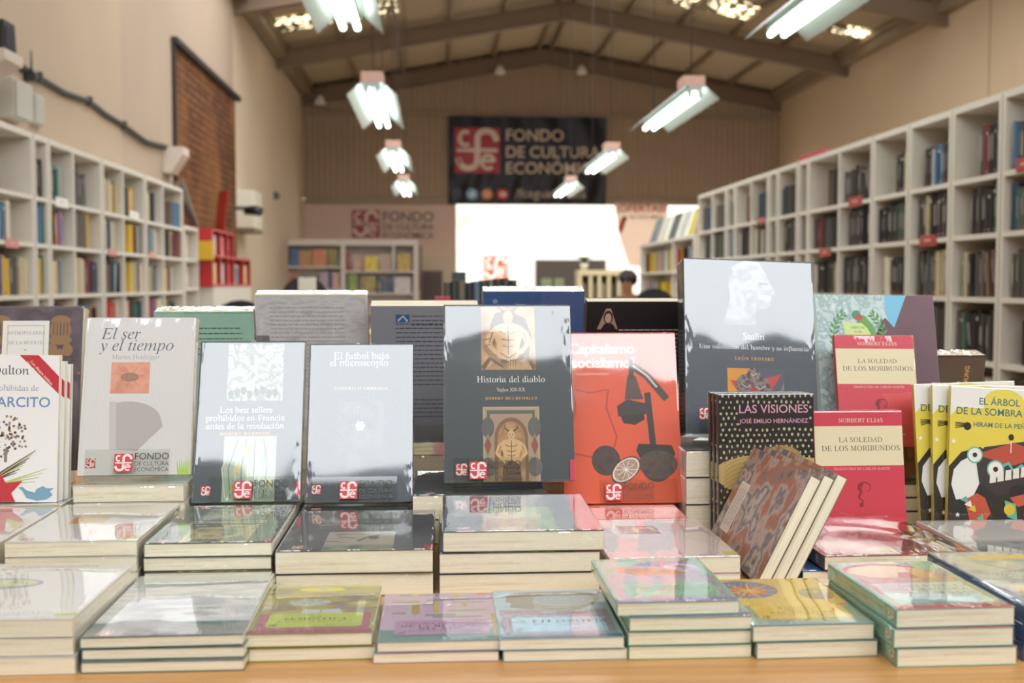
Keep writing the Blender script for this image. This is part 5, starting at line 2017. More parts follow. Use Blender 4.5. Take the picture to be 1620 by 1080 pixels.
corbel(262, 234, 275, 'pale concrete bracket at the end of the cable, beside the brick panel', .18)
cb = corbel(-75, 82, 140, 'pale concrete bracket at the upper left picture edge', .30)
p = at_x(-75, 82, XW)
r = thing('wall_speaker', 'small black speaker standing on the bracket at the upper left edge', 'speaker', (XW + .2, p.y, p.z + .001))
bm = bmesh.new()
prism(bm, [(-.09, 0), (.09, 0), (.075, .15), (-.075, .15)], -.08, .08)
finish('cabinet', fix(bm), mat('#1d1b1c', .5), r)
BX('grille', (.0805, -.06, .02), (.084, .06, .12), mat('#2c2a2a', .8), r)

# security cameras and box by the step of the wall
for (u, v, lab) in ((447, 309, 'small black security camera on an arm from the left wall'), (402, 333, 'black dome camera low beside the step of the left wall')):
    y = at_x(u, v, XW + .25).y if u < 420 else 17.0
    p = at_y(u - (22 if u > 420 else 8), v, y)
    r = thing('security_camera', lab, 'camera', (0, 0, 0))
    xw = XL - .03
    bm = bmesh.new()
    tube(bm, [(xw, p.y, p.z + .03), (p.x - .05, p.y, p.z + .03), (p.x, p.y, p.z)], .025, 7)
    finish('arm', bm, mat('#6b655f', .5), r)
    bm = bmesh.new()
    tube(bm, [(p.x - .04, p.y, p.z), (p.x + .08, p.y - .05, p.z), (p.x + .15, p.y - .08, p.z - .02)], [.05, .06, .055], 10)
    finish('camera_body', bm, mat('#232122', .4), r)
y0 = at_x(377, 330, XL).y + .02
a, c = at_y(372, 300, 13.6), at_y(403, 367, 13.6)
r = thing('wall_cabinet', 'cream box-shaped cabinet on the left wall behind the red shelves', 'cabinet', (XL - .03, 13.6, c.z))
BX('body', (0, 0, .05), (c.x - XL + .03, .6, a.z - c.z), mat('#d8cdb4', .5), r, .01)
BX('base', (0, -.005, 0), (c.x - XL + .035, .605, .049), mat('#7a6048', .5), r)

# ================================================================== left: low white case, red display
bookcase(-1, [dl([290.5])[0] + .01, dl([313])[0]], 'lower white bookcase ending the left row beside the red shelves', top=ZC + .50, lev=[.22, -.03, -.30, -.6, -.86])
side, xf, bays, lev, top, depth = CASES[-1]
ya, yb = bays[0]
for li, (cols, lab) in enumerate(((('#d6cdbd',), 'white patterned book facing out on the low left bookcase, top shelf'), (('#c9bcae',), 'pale book facing out on the low left bookcase, second shelf'))):
    o = BX('face_out_book', (xf - .06, ya + .12, ZC + lev[li] + .001), (xf - .045, ya + .30, ZC + lev[li] + .21), pic(('#d9d2c4', '#c2a890', '#e0dad0'), 9))
    tag(o, lab, 'book')

RDM = mat('#b3201e', .4)
RDD = mat('#8e1a18', .45)
rs = thing('red_display_shelf', 'stepped red display shelving on white cupboards, end of the left wall', 'shelving', (0, 0, 0))
xa, ya, yb, yc = -2.02, CASES[-1][2][0][1] + .09, CASES[-1][2][0][1] + 1.1, CASES[-1][2][0][1] + 2.1
zb0, z1, z2 = ZC - .02, ZC + .485, ZC + .25
xbk = XL + .02
BX('white_base', (xbk, ya, 0), (xa, yc, zb0), mat('#cfc6b8', .5), rs)
BX('end_panel', (xbk, ya - .03, zb0), (xa, ya - .001, z1), RDM, rs)
BX('back_panel', (xbk, ya, zb0 + .001), (xbk + .02, yc, z2), RDD, rs)
for yv, zt in ((ya + .0, z1), (ya + .36, z1), (ya + .72, z1), (yb, z1), (yb + .55, z2), (yc - .03, z2)):
    BX('upright', (xbk + .021, yv, zb0 + .001), (xa, yv + .025, zt - .001), RDM, rs)
for zz, y1_, y2_ in ((zb0 + .03, ya, yc), (zb0 + .17, ya, yc), (zb0 + .255, ya, yc), (zb0 + .38, ya, yb), (z1, ya, yb + .025)):
    pass
for zz, y1_, y2_ in ((zb0 + .001, ya, yc), (z2 - .0, ya, yc), (z1, ya - .03, yb + .026)):
    BX('shelf', (xbk + .022, y1_, zz), (xa + .004, y2_, zz + .02), RDM, rs)
YEL = BX('yellow_box', (xa - .13, ya - .085, ZC + .22), (xa + .02, ya - .031, ZC + .39), mat('#d0a325', .45), None, .004)
tag(YEL, 'yellow box mounted on the end of the red display shelving', 'box')
rr2 = random.Random(4)
k = 0
for (y1_, y2_, z0, zt) in ((ya + .03, ya + .35, z2 + .021, z1), (ya + .39, ya + .71, z2 + .021, z1), (ya + .75, yb - .01, z2 + .021, z1), (ya + .03, ya + .35, zb0 + .022, z2), (ya + .39, ya + .71, zb0 + .022, z2), (ya + .75, yb - .01, zb0 + .022, z2),
                           (yb + .03, yb + .5, zb0 + .022, z2), (yb + .58, yc - .05, zb0 + .022, z2)):
    col = [('#d8d4cc', '#9fb4b8', '#c8b8b0'), ('#d6d2cc', '#b03a34', '#e2ded6'), ('#2c3656', '#46506e', '#d4cfc4'), ('#d9cfa0', '#c8b050', '#e2dccb')][k % 4]
    h = min(.20, zt - z0 - .03)
    o = BX('face_out_book', (xa - .05, y1_ + .04, z0 + .0005), (xa - .03, y2_ - .05, z0 + h), pic(col, 14))
    tag(o, ('first', 'second', 'third', 'fourth', 'fifth', 'sixth', 'seventh', 'eighth')[k] + f' small book facing out on the red shelving, {"upper" if k < 3 else "lower"} row', 'book', 'books facing out on the red shelving')
    k += 1
for (y1_, zt, tilt, lab, cc) in ((ya + .08, .45, .30, 'silvery clear panel leaning on top of the red shelving, nearer', '#b8b6b2'), (ya + .72, .40, -.12, 'red panel leaning on top of the red shelving', '#b3201e'), (yb + .4, .33, .20, 'silvery clear panel leaning on the lower red shelving', '#b4b2ae')):
    zz = (z1 if y1_ < yb else z2) + .0205
    bm = bmesh.new()
    box(bm, (-.004, -.14, 0), (.004, .14, zt))
    o = finish('leaning_panel', bm, mat(cc, .12, .8, .6 if cc != '#b3201e' else 0))
    o.matrix_world = Matrix.Translation((xa - .10 - (.1 if tilt > 0 else 0), y1_ + .1, zz)) @ Matrix.Rotation(.5, 4, 'Z') @ Matrix.Rotation(-tilt, 4, 'Y')
    o.location.z += .004
    tag(o, lab, 'panel')

# ================================================================== far end of the hall
# wall lettering and emblem
p, q = at_y(557, 332, YG - .004), at_y(601, 376, YG - .004)
bm = bmesh.new()
mats = []
P = Print(bm, mats, lambda x, y, z: Vector((p.x + x, YG - .012 - z * 30, q.z + y)))
s = q.x - p.x
P.logo(0, 0, s, '#8a2230', '#cfb3a0')
K = '#5a4a42'
u1 = at_y(606, 350, YG).x - p.x
for t, v, uw in (('FONDO', 350, 686), ('DE CULTURA', 363, 686), ('ECONÓMICA', 377, 686)):
    z = at_y(606, v, YG).z - q.z
    P.text(t, u1, z, .1, K, 'l', 'bold', width=at_y(uw, v, YG).x - p.x - u1)
sg = finish('wall_sign', bm, mats)
tag(sg, 'dark red square emblem and dark capitals on the far wall above the children\'s bookcase', 'sign')
# the big banner
a, c = at_y(709, 183, YG - .10), at_y(958, 324, YG - .10)
bw, bh = c.x - a.x, a.z - c.z
r = thing('banner', 'big black banner with red emblem and white capitals on the far wall', 'banner', (a.x, YG - .10, c.z))


def sag(x, y):
    return .018 * math.sin(9 * x + 3 * y) * math.sin(2.4 * y + 1) + .014 * math.sin(17 * x - 7 * y) * (1 - y / bh)


bm = bmesh.new()
n1, n2 = 60, 34
gv = [[bm.verts.new((bw * i / n1, sag(bw * i / n1, bh * j / n2), bh * j / n2)) for j in range(n2 + 1)] for i in range(n1 + 1)]
for i in range(n1):
    for j in range(n2):
        bm.faces.new((gv[i][j], gv[i + 1][j], gv[i + 1][j + 1], gv[i][j + 1]))
finish('cloth', bm, mat('#150c10', .42, .35), r, True)
bm = bmesh.new()
mats = []
P = Print(bm, mats, lambda x, y, z: Vector((x, sag(x, y) - .010 - z * 25, y)))
px = bw / 249
X = lambda u: (u - 709) * px
Yz = lambda v: (324 - v) * px * (bh / (141 * px))
# a subdivided emblem ground follows the folds
for i in range(10):
    for j in range(10):
        x0, x1 = X(719) + (X(790) - X(719)) * i / 10, X(719) + (X(790) - X(719)) * (i + 1) / 10
        y0, y1 = Yz(274) + (Yz(202) - Yz(274)) * j / 10, Yz(274) + (Yz(202) - Yz(274)) * (j + 1) / 10
        P.rect(x0, y0, x1, y1, '#a81826')
        P.z -= P.step
P.z += P.step * 3
P.logo(X(719), Yz(274), X(790) - X(719), None, '#d8c4ae')
for t, v, uw in (('FONDO', 222, 891), ('DE CULTURA', 248.5, 949), ('ECONÓMICA', 274.5, 953)):
    P.text(t, X(800), Yz(v), .1, '#d0b89c', 'l', 'bold', width=X(uw) - X(800))
for uc, cc in ((722, '#2c3448'), (746, '#7fa3b8'), (770, '#c8743e'), (794, '#c4302a')):
    P.ell(X(uc), Yz(308), px * 9, px * 9, cc)
P.text('f', X(722), Yz(312), px * 13, '#c8c0c0', 'c', 'bold')
P.poly([(X(742), Yz(311)), (X(748), Yz(312)), (X(750), Yz(306)), (X(746), Yz(304)), (X(745), Yz(307))], '#d8e0e4')
P.rrect(X(766), Yz(312), X(774), Yz(304), px * 1.5, '#e6b8a0')
P.ell(X(770), Yz(308), px * 2.2, px * 2.2, '#c8743e')
P.rrect(X(789), Yz(311.5), X(799), Yz(304.5), px * 1.5, '#e8d8d0')
P.poly([(X(792.5), Yz(310)), (X(796.5), Yz(308)), (X(792.5), Yz(306))], '#c4302a')
P.text('/fceguatemala', X(814), Yz(313), .1, '#b09c84', 'l', 'bold', width=X(926) - X(814))
finish('lettering', bm, mats, r)

# children's bookcase facing us
a, c = at_y(386, 378, 18.4), at_y(661, 378, 18.4)
W2, zt = c.x - a.x, a.z
r = thing('bookcase', 'wide white bookcase of face-out children\'s books below the wall emblem', 'bookcase', (a.x, 18.4, 0))
X2 = lambda u: (u - 386) / (661 - 386) * W2
Z2 = lambda v: at_y(520, v, 18.4).z
CW = mat('#c9bcb0', .5)
BX('back_panel', (0, .33, 0), (W2, .35, zt), CW, r)
BX('top_panel', (0, -.005, Z2(388)), (W2, .329, zt), CW, r)
for k, u in enumerate((386, 538, 654)):
    BX('side_panel', (X2(u), 0, 0), (X2(u) + (.34 if k == 0 else .075), .329, Z2(388) - .001), CW, r)
BX('divider', (X2(451), .01, Z2(420)), (X2(454), .329, Z2(388) - .001), CW, r)
BX('divider', (X2(620), .01, Z2(427)), (X2(624), .329, Z2(388) - .001), CW, r)
for (u0, u1_, v) in ((419, 538, 421), (545, 654, 428), (419, 538, 457), (545, 654, 463), (419, 538, 490), (545, 654, 495)):
    BX('shelf', (X2(u0), .0, Z2(v + 3)), (X2(u1_), .329, Z2(v)), CW, r)
kb = [(425, 446, 394, 421, ('#a88f68', '#8a9a6c', '#c4a884')), (457, 470, 393, 421, ('#3f5f86', '#4c6c90', '#35527a')), (471, 491, 396, 421, ('#a8794c', '#b5855a', '#9c6c40')), (493, 515, 394, 421, ('#b39a5c', '#c86a54', '#bfa970')), (517, 532, 393, 421, ('#7a6a3a', '#93834c', '#6a5a30')),
      (546.5, 551, 398, 428, ('#a8242c', '#94202a', '#b83038')), (557, 573, 402, 428, ('#6a2f2a', '#c8a890', '#7c3a34')), (576, 597, 404, 428, ('#d8b838', '#d8c048', '#4a4a2a')), (599, 618, 401, 428, ('#c0a890', '#b08a70', '#9fb0bc')), (628, 649, 400, 428, ('#6a8a4a', '#d0a04c', '#4a6a3c')),
      (425, 438, 430, 457, ('#7a7f54', '#9a9a6c', '#68683f')), (440, 466, 431, 457, ('#b09078', '#a8624c', '#c2a890')), (505, 517, 430, 457, ('#b8a0a8', '#a88f98', '#c8b4ba')), (518, 523, 428, 457, ('#453a6a', '#52467a', '#3a3058')), (524, 535, 431, 457, ('#b5947c', '#c4a58c', '#a4846c')),
      (549, 563, 432, 463, ('#4f6a6a', '#9aa83c', '#3c5a62')), (570, 593, 436, 463, ('#7c2a28', '#a8a060', '#6c2422')), (596, 620, 436, 463, ('#2f3f5c', '#42526c', '#b89a54')), (623, 649, 438, 463, ('#d2c8c4', '#b8a8a4', '#ded6d2'))]
for i, (u0, u1_, v0, v1, cols) in enumerate(kb):
    cab = 'left half' if u0 < 540 else 'right half'
    row = 'upper' if v1 < 429 else 'lower'
    col = (i - (0 if i < 5 else 5 if i < 10 else 10 if i < 15 else 15))
    o = BX('picture_book', (a.x + X2(u0), 18.4 + .06, Z2(v1) + .001), (a.x + X2(u1_), 18.4 + .085, Z2(v0)), pic(cols, 13))
    tag(o, f'{ONES[col]} picture book from the left, {row} shelf, {cab} of the children\'s bookcase', 'book', 'picture books facing out at the far end')

# door leaf, post and low wall between the bookcase and the opening
r = BX('door_1', (at_y(668, 440, 19.4).x, 19.4, 0), (at_y(700, 440, 19.4).x, 19.46, at_y(680, 428, 19.4).z), mat('#5a4032', .5))
struct(r)
BX('door_panel', (at_y(673, 440, 19.4).x, 19.385, .3), (at_y(695, 440, 19.4).x, 19.3995, at_y(680, 434, 19.4).z), mat('#4c352a', .5), r)
struct(BX('wall_stub', (at_y(664, 440, 19.6).x, 19.6, 0), (at_y(722, 440, 19.6).x, 19.75, at_y(690, 405, 19.6).z), mat('#c4ae94', .8)))
p = at_y(664, 405, 18.35)
tag(BX('black_panel', (p.x + .002, 18.45, at_y(664, 422, 18.4).z - .4), (p.x + .03, 18.75, at_y(664, 388, 18.4).z), mat('#2f2f2c', .5)), 'narrow dark panel against the right end of the children\'s bookcase', 'panel')
# monitor and chair in front of the children's bookcase
r = thing('monitor', 'white monitor seen from behind before the children\'s bookcase', 'monitor', (at_y(487, 465, 9).x, 9, 0))
zz = at_y(487, 439, 9).z
BX('screen_back', (-.075, -.02, zz - .21), (.065, .02, zz), mat('#d6cfc0', .5), r, .008)
BX('stand', (-.02, -.01, .76), (.02, .03, zz - .21), mat('#c8c0b2', .5), r)
BX('foot', (-.09, -.07, .7455), (.09, .09, .76), mat('#c8c0b2', .5), r)
dk = thing('desk', 'plain desk under the white monitor, mostly hidden by the books', 'desk', (at_y(487, 465, 9).x, 9.05, 0))
BX('desktop', (-.45, -.4, .715), (.75, .4, .745), mat('#b59a78', .5), dk)
for sx in (-.4, .7):
    for sy in (-.35, .35):
        BX('leg', (sx - .025, sy - .025, 0), (sx + .025, sy + .025, .715), mat('#5a5856', .4), dk)


def office_chair(x, y, ztop_, label, rz=0):
    r = thing('office_chair', label, 'chair', (x, y, 0), (0, 0, rz), 'black office chairs')
    bk_ = mat('#1c1a1c', .6)
    bm = bmesh.new()
    prof = arc(0, ztop_ - .18, .20, .18, 0, 180, 10) + [(-.17, .62), (.17, .62)]
    prism(bm, [(a_, b_) for a_, b_ in prof], .17, .22, 0, 'y')
    finish('backrest', fix(bm), bk_, r)
    bm = bmesh.new()
    box(bm, (-.23, -.24, .44), (.23, .22, .50))
    bev(bm, .02)
    finish('seat', bm, bk_, r)
    BX('back_bar', (-.03, .221, .42), (.03, .245, .75), mat('#2a2a2c', .4), r)
    bm = bmesh.new()
    tube(bm, [(0, 0, .06), (0, 0, .44)], .028, 10)
    for k in range(5):
        t = k * 1.2566
        tube(bm, [(0, 0, .09), (.27 * math.cos(t), .27 * math.sin(t), .055)], .02, 6)
        tube(bm, [(.27 * math.cos(t) - .02 * math.sin(t), .27 * math.sin(t) + .02 * math.cos(t), .028), (.27 * math.cos(t) + .02 * math.sin(t), .27 * math.sin(t) - .02 * math.cos(t), .028)], .027, 8)
    finish('base', bm, mat('#2a2a2c', .4), r)


office_chair(at_y(478, 440, 9.8).x, 9.8, at_y(478, 436, 9.8).z, 'black office chair behind the white monitor')
office_chair(at_y(372, 480, 7.6).x, 7.6, at_y(372, 475, 7.6).z, 'black office chair before the red shelving')
office_chair(at_y(1041, 455, 9.9).x, 9.9, at_y(1041, 456, 9.9).z, 'black office chair beside the seated person')

# ---- right far end: low bookcase, counter, person, offers poster
ds = [at_x(u, 400, XSR).y for u in (1097, 1063, 1013)]
bookcase(1, ds, 'low white bookcase with magazines on top, end of the right row', top=ZC + .46, lev=[.135, -.18, -.5, -.8])
side, xf, bays, lev, top, depth = CASES[-1]
mi = 0
for (u0, u1_, v0, cc) in ((1016, 1026, 352, ('#5a6066', '#7a8288', '#4c5258')), (1028, 1040, 350, ('#c8bca4', '#d8ccb8', '#b5a890')), (1043, 1055, 352, ('#4a4846', '#5c5a58', '#3c3a38')), (1058, 1070, 344, ('#a8aaa0', '#c4c2b6', '#8f948c')), (1073, 1082, 340, ('#b8a848', '#c8b85c', '#9a8c3c')), (1084, 1094, 337, ('#8a6a5a', '#a07c6c', '#78584a'))):
    y1_, y0_ = at_x(u0, 380, xf).y, at_x(u1_, 380, xf).y
    bm = bmesh.new()
    box(bm, (-.005, 0, 0), (.005, y1_ - y0_, .29))
    o = finish('magazine', bm, pic(cc, 12))
    o.matrix_world = Matrix.Translation((xf + .08, y0_, top + .003)) @ Matrix.Rotation(.32, 4, 'Y')
    tag(o, ONES[mi] + ' of six magazines propped on the low right bookcase, counted from its far end', 'magazine', 'magazines propped on the low bookcase')
    mi += 1
r2 = random.Random(15)
n = 0
LOWN = []
for bi, (ya, yb) in enumerate(bays):
    for li in (0, 1):
        y = ya + .03
        while y + .1 < yb:
            t = r2.choice((.03, .04, .05))
            cc = r2.choice(('#8a8f94', '#2b2829', '#a83a3a', '#d0902e', '#d9cfbd', '#55514b', '#c8b83c'))
            o = bpy.data.objects.new('shelf_book', BMESH[3])
            link(o)
            o.matrix_world = Matrix.Translation((xf + .03, y, ZC + lev[li] + .0006)) @ Matrix.Diagonal((.15, t, .21 if li else .22, 1))
            o.color = lin(cc)
            n += 1
            o['category'] = 'book'
            o['label'] = f'{NAMES.get(cc, "grey")} book, {ONES[len([1 for z in LOWN if z == (bi, li)])]} on the {("upper", "lower")[li]} shelf, {("farther", "nearer")[1 - bi]} half of the low bookcase'
            LOWN.append((bi, li))
            y += t + r2.choice((.01, .09, .16))

ct = thing('counter_shelf', 'cream slatted counter shelf in front of the bright opening', 'shelf', (at_y(915, 430, 14.6).x, 14.6, 0))
W3 = at_y(1000, 430, 14.6).x - at_y(915, 430, 14.6).x
zc_ = at_y(950, 427, 14.6).z
CR = mat('#d8c69a', .5)
BX('top_panel', (0, -.01, zc_ - .07), (W3, .35, zc_), CR, ct)
BX('back_panel', (.01, .33, .0), (W3 - .01, .345, zc_ - .071), mat('#4a3c30', .6), ct)
for k, u in enumerate((915, 932, 946, 961, 977, 996)):
    x = (u - 915) / 85 * W3
    BX('divider', (x, 0, 0), (x + (.045 if k else .05), .329, zc_ - .071), CR, ct)
for k, u in enumerate((922, 937, 951, 966, 983)):
    x = at_y(915, 430, 14.6).x + ((915, 932, 946, 961, 977)[k] - 915) / 85 * W3 + .056
    o = BX('counter_book', (x, 14.66, zc_ - .42), (x + .055, 14.85, zc_ - .18), mat(('#8a7a64', '#6a5f54', '#9a8f80', '#54493f', '#8f7f6a')[k], .5))
    tag(o, ('leftmost', 'second from the left', 'middle', 'fourth from the left', 'rightmost')[k] + ' book in the cream slatted counter shelf', 'book')
BX('shelf', (.046, .03, zc_ - .44), (W3 - .001, .32, zc_ - .4205), CR, ct)
pl = thing('potted_plant', 'small wilted plant in a pot on the cream counter shelf', 'plant', (at_y(925, 428, 14.7).x, 14.75, zc_ + .001))
bm = bmesh.new()
tube(bm, [(0, 0, 0), (0, 0, .09)], [.045, .06], 12)
finish('pot', bm, mat('#d8cfbc', .5), pl)
bm = bmesh.new()
for k in range(9):
    t = k * .7
    tube(bm, [(0, 0, .08), (.05 * math.cos(t), .05 * math.sin(t), .17), (.12 * math.cos(t), .12 * math.sin(t), .14 + .02 * (k % 3))], [.006, .014, .002], 5)
finish('leaves', bm, mat('#5a5f40', .6), pl)

# offers poster hanging from the edge of the cladding
a, c = at_y(972, 322, YG - .12), at_y(1057, 322, YG - .12)
b4 = at_y(1005, 422, YG - .12)
pw, ph = c.x - a.x, a.z - b4.z
r = thing('offers_poster', 'white hanging poster with red OFERTAS heading beside the bright opening', 'poster', (a.x, YG - .12, b4.z))
bm = bmesh.new()
outl = [(.0, ph), (pw, ph), (pw * .97, ph * .55), (pw * .9, .12 * ph), (pw * .62, 0), (pw * .28, .02 * ph), (pw * .12, ph * .4)]
prism(bm, [(x, z) for x, z in outl], 0, .006, 0, 'y')
PAP = bpy.data.materials.new('poster_paper')
N, L = nodes(PAP)
N.remove(N['Principled BSDF'])
df, tl, mx = N.new('ShaderNodeBsdfDiffuse'), N.new('ShaderNodeBsdfTranslucent'), N.new('ShaderNodeMixShader')
df.inputs[0].default_value = tl.inputs[0].default_value = lin('#e6d6c8')
mx.inputs[0].default_value = .55
L.new(df.outputs[0], mx.inputs[1])
L.new(tl.outputs[0], mx.inputs[2])
L.new(mx.outputs[0], N['Material Output'].inputs[0])
finish('sheet', fix(bm), PAP, r)
bm = bmesh.new()
mats = []
P = Print(bm, mats, lambda x, y, z: Vector((x, -.002 - z * 20, y)))
P.text('¡OFERTAS!', pw * .5, ph * .87, .1, '#c4402e', 'c', 'black', width=pw * .92)
P.text('EN ESTA MESA', pw * .6, ph * .76, .1, '#5a443a', 'c', 'bold', width=pw * .62)
finish('lettering', bm, mats, r)
bm = bmesh.new()
mats = []
P = Print(bm, mats, lambda x, y, z: Vector((x, -.002 - z * 20, y)))
P.poly([(pw * .06, ph * .62), (pw * .14, ph * .78), (pw * .22, ph * .80), (pw * .2, ph * .68), (pw * .16, ph * .58), (pw * .10, ph * .5)], '#c8452f')
P.rect(pw * .16, ph * .73, pw * .23, ph * .80, '#6a1f26')
finish('printed_pattern', bm, mats, r)
bm = bmesh.new()
for x in (.05, pw - .05):
    tube(bm, [(x, .003, ph - .01), (x, .06, GB - b4.z - .02)], .004, 5)
finish('cord', bm, mat('#5a5048', .6), r)

# ---- the yard: red emblem sign, meter box, lamp
a, c = at_y(766, 405, OY), at_y(802, 442, OY)
r = thing('emblem_sign', 'red square sign with white emblem on the sunlit yard wall', 'sign', (a.x, OY - .05, c.z))
BX('board', (0, 0, 0), (c.x - a.x, .05, a.z - c.z), mat('#b03a26', .5), r)
bm = bmesh.new()
mats = []
P = Print(bm, mats, lambda x, y, z: Vector((x, -.004 - z * 20, y)))
P.logo(0, 0, c.x - a.x, None, '#b8b2a8')
finish('emblem', bm, mats, r)
for (u0, u1_, v0, v1, lab) in ((955, 963, 342, 360, 'small grey meter box high on the sunlit yard wall'), (727, 738, 331, 356, 'pale yellowish fitting at the left edge of the sunlit yard wall')):
    a, c = at_y(u0, v0, OY), at_y(u1_, v1, OY)
    r = thing('meter_box', lab, 'box', (a.x, OY, c.z))
    BX('housing', (0, -.12, 0), (c.x - a.x, 0, a.z - c.z), mat('#b5b0a0' if u0 > 900 else '#c8bc8c', .6), r)
    BX('cover', (.03, -.135, .05), (c.x - a.x - .03, -.1201, (a.z - c.z) * .6), mat('#8a8a84', .5), r)

# ---- neighbouring display: magazines, yellow and red books on the next table
t2 = thing('display_table', 'next display table behind the first, hidden by its books', 'table', (.35, 3.4, 0))
BX('tabletop', (-1.0, -.45, .745), (1.0, .45, .78), WOOD, t2)
for sx in (-.94, .94):
    for sy in (-.4, .4):
        BX('leg', (sx - .03, sy - .03, 0), (sx + .03, sy + .03, .7448), mat('#5d5a58', .4), t2)
rk = thing('magazine_rack', 'low rack on the next table holding a row of dark spines', 'rack', (at_y(700, 450, 3.2).x, 3.2, .7805))
rw = at_y(824, 450, 3.2).x - at_y(700, 450, 3.2).x
BX('base', (0, 0, 0), (rw, .24, .09), mat('#8a7a66', .5), rk)
BX('back_panel', (0, .225, .0901), (rw, .24, .26), mat('#8a7a66', .5), rk)
x = rk.location.x + .004
for k in range(11):
    t = (.02, .018, .024, .019, .022)[k % 5]
    if x + t > rk.location.x + rw:
        break
    cc = ('#55564f', '#4a4c4c', '#6e6c62', '#3c3f42', '#5f7384', '#4f4d48', '#77756a', '#44443f', '#5a5850', '#3d3c39', '#66645c')[k]
    top_ = at_y(700, 447 - (4 if k > 5 else 0), 3.2).z - .871
    o = bpy.data.objects.new('dark_magazine', BMESH[3])
    link(o)
    o.matrix_world = Matrix.Translation((x, 3.2 + .01, .8712)) @ Matrix(((0, 1, 0, 0), (1, 0, 0, 0), (0, 0, 1, 0), (0, 0, 0, 1))) @ Matrix.Diagonal((.2, t, top_ * (1 + .012 * (k % 3)), 1))
    o.color = lin(cc)
    tag(o, ONES[k] + ' of the dark spines in the rack, counted from its left end', 'magazine', 'dark spines in the rack on the next table')
    x += t + .0008
a, c = at_y(715, 430, 3.6), at_y(737, 445, 3.6)
o = BX('tall_dark_book', (a.x, 3.6, .781), (c.x, 3.62, a.z), mat('#3f454c', .3), None, .002)
tag(o, 'tall dark book standing behind the rack of dark spines', 'book')
a, c = at_y(641, 467, 3.0), at_y(686, 473, 3.0)
for k in range(7):
    z = .7805 + k * .0425
    if z + .042 > a.z + .03:
        break
    o = BX('hardback', (a.x, 3.05, z), (c.x, 3.20, z + .042), mat('#d2c06a' if k == 6 or z + .0845 > a.z + .03 else ('#9a8a70', '#7a6f62', '#a89878')[k % 3], .5))
    tag(o, ONES[k] + ' book from the bottom of the pile topped with yellow', 'book', 'pile on the next table')
a, c = at_y(688, 470, 3.0), at_y(713, 475, 3.0)
o = BX('red_box', (a.x, 3.05, .7805), (c.x, 3.16, a.z), mat('#b52a34', .45))
tag(o, 'red box beside the yellow-topped pile, behind the grey book', 'box')

# ================================================================== the seated person
def skin_body(name, pts, edges, mt, parent=None, root=0, sub=2):
    me = bpy.data.meshes.new(name)
    me.from_pydata([p[:3] for p in pts], edges, [])
    o = bpy.data.objects.new(name, me)
    link(o)
    m_ = o.modifiers.new('skin', 'SKIN')
    for i, p in enumerate(pts):
        me.skin_vertices[0].data[i].radius = (p[3], p[4] if len(p) > 4 else p[3])
        me.skin_vertices[0].data[i].use_root = (i == root)
    o.modifiers.new('sub', 'SUBSURF').levels = sub
    bpy.context.view_layer.update()
    ev = o.evaluated_get(bpy.context.evaluated_depsgraph_get())
    m2 = bpy.data.meshes.new_from_object(ev)
    bpy.data.objects.remove(o)
    m2.materials.clear()
    m2.materials.append(mt)
    for p in m2.polygons:
        p.use_smooth = True
    m2.name = name
    o2 = bpy.data.objects.new(name, m2)
    return link(o2, parent)


SKN = mat('#b07a58', .55)
hp = at_y(1002, 447, 13.2)
ps = thing('person', 'dark-haired seated person in a dark purple top, head bent, before the counter', 'person', (hp.x, 13.35, 0), (0, 0, -.5))
Hh = hp.z - .02
pts = [(0, .0, .52, .13, .12), (0, -.01, .72, .14, .11), (0, -.05, .90, .16, .11), (0, -.09, .985, .09, .08), (0, -.115, 1.02, .045), (0, -.15, Hh - .02, .066, .078), (0, -.155, Hh + .07, .074, .088),
       (-.17, -.07, .95, .055), (-.22, -.12, .72, .042), (-.14, -.32, .72, .032), (.17, -.07, .95, .055), (.22, -.12, .72, .042), (.14, -.32, .72, .032),
       (-.10, -.02, .48, .09), (-.12, -.42, .49, .065), (-.12, -.45, .09, .045), (-.12, -.58, .04, .035), (.10, -.02, .48, .09), (.12, -.42, .49, .065), (.12, -.45, .09, .045), (.12, -.58, .04, .035)]
ed = [(0, 1), (1, 2), (2, 3), (3, 4), (4, 5), (5, 6), (2, 7), (7, 8), (8, 9), (2, 10), (10, 11), (11, 12), (0, 13), (13, 14), (14, 15), (15, 16), (0, 17), (17, 18), (18, 19), (19, 20)]
for sx in (-1, 1):
    wv = 9 if sx < 0 else 12
    base = len(pts)
    pts.append((sx * .13, -.38, .715, .026, .014))
    ed.append((wv, base))
    for k, (fx, L) in enumerate(((-.022, .075), (-.007, .085), (.008, .08), (.022, .065))):
        i0 = len(pts)
        pts += [(sx * .13 + fx, -.415, .712, .0085), (sx * .13 + fx * 1.2, -.415 - L * .55, .706, .0075), (sx * .13 + fx * 1.25, -.415 - L, .692, .006)]
        ed += [(base, i0), (i0, i0 + 1), (i0 + 1, i0 + 2)]
    i0 = len(pts)
    pts += [(sx * .13 - sx * .035, -.375, .712, .009), (sx * .13 - sx * .05, -.405, .708, .0075)]
    ed += [(base, i0), (i0, i0 + 1)]
skin_body('body', pts, ed, SKN, ps)
top_pts = [(0, .0, .50, .145, .135), (0, -.01, .72, .155, .125), (0, -.05, .90, .175, .125), (0, -.085, .975, .11, .095), (-.175, -.07, .945, .066), (-.222, -.12, .73, .054), (-.16, -.28, .72, .043), (.175, -.07, .945, .066), (.222, -.12, .73, .054), (.16, -.28, .72, .043)]
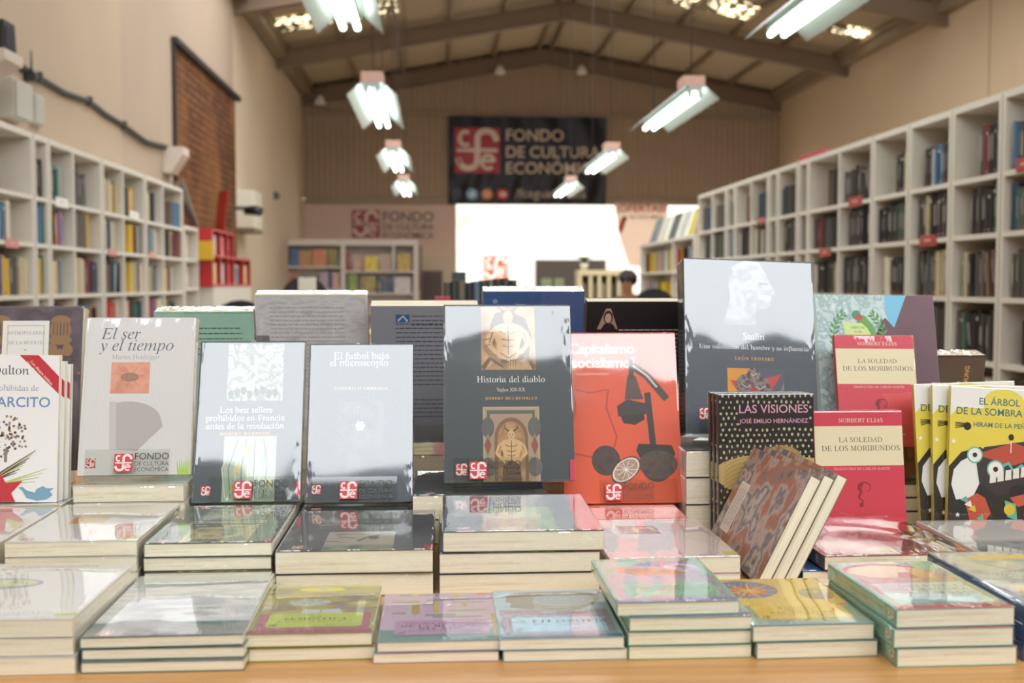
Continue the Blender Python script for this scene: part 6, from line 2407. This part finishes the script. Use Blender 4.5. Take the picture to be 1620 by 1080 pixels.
skin_body('shirt', top_pts, [(0, 1), (1, 2), (2, 3), (2, 4), (4, 5), (5, 6), (2, 7), (7, 8), (8, 9)], mat('#3a2f4c', .8), ps)
tr_pts = [(0, .0, .50, .15, .13), (-.10, -.03, .48, .102), (-.12, -.42, .49, .078), (-.12, -.45, .12, .06), (.10, -.03, .48, .102), (.12, -.42, .49, .078), (.12, -.45, .12, .06)]
skin_body('trousers', tr_pts, [(0, 1), (1, 2), (2, 3), (0, 4), (4, 5), (5, 6)], mat('#2c2c34', .8), ps)
bm = bmesh.new()
bmesh.ops.create_uvsphere(bm, u_segments=28, v_segments=18, radius=1)
rh = random.Random(2)
for v in list(bm.verts):
    c = v.co.copy()
    k = 1 + .10 * math.sin(9 * c.x + 4 * c.z) * math.sin(7 * c.y - 5 * c.z) + rh.uniform(-.05, .07)
    v.co = Vector((c.x * .108 * k, -.125 + c.y * .128 * k, Hh + .07 + c.z * .105 * k))
bmesh.ops.delete(bm, geom=[v for v in bm.verts if v.co.z < Hh + .045 and v.co.y < -.14], context='VERTS')
finish('hair', bm, mat('#151214', .5), ps)
bm = bmesh.new()
for sx in (-1, 1):
    bmesh.ops.create_uvsphere(bm, u_segments=8, v_segments=6, radius=.011, matrix=Matrix.Translation((sx * .03, -.238, Hh + .02)))
finish('eyes', bm, mat('#2a2220', .3), ps)
bm = bmesh.new()
tube(bm, [(0, -.24, Hh + .015), (0, -.262, Hh - .015), (0, -.24, Hh - .025)], [.008, .014, .012], 8)
tube(bm, [(-.025, -.228, Hh - .045), (0, -.24, Hh - .047), (.025, -.228, Hh - .045)], [.004, .006, .004], 6)
finish('nose_and_mouth', bm, mat('#a06a4c', .55), ps)
bm = bmesh.new()
box(bm, (-.21, -.2, .31), (.21, .2, .345))
bev(bm, .01)
st = thing('stool', 'low stool under the seated person', 'stool', (hp.x, 13.35, 0))
finish('seat', bm, mat('#3a3230', .5), st)
for sx in (-.17, .17):
    for sy in (-.17, .17):
        BX('leg', (sx - .015, sy - .015, 0), (sx + .015, sy + .015, .3098), mat('#4a4a4c', .4), st)
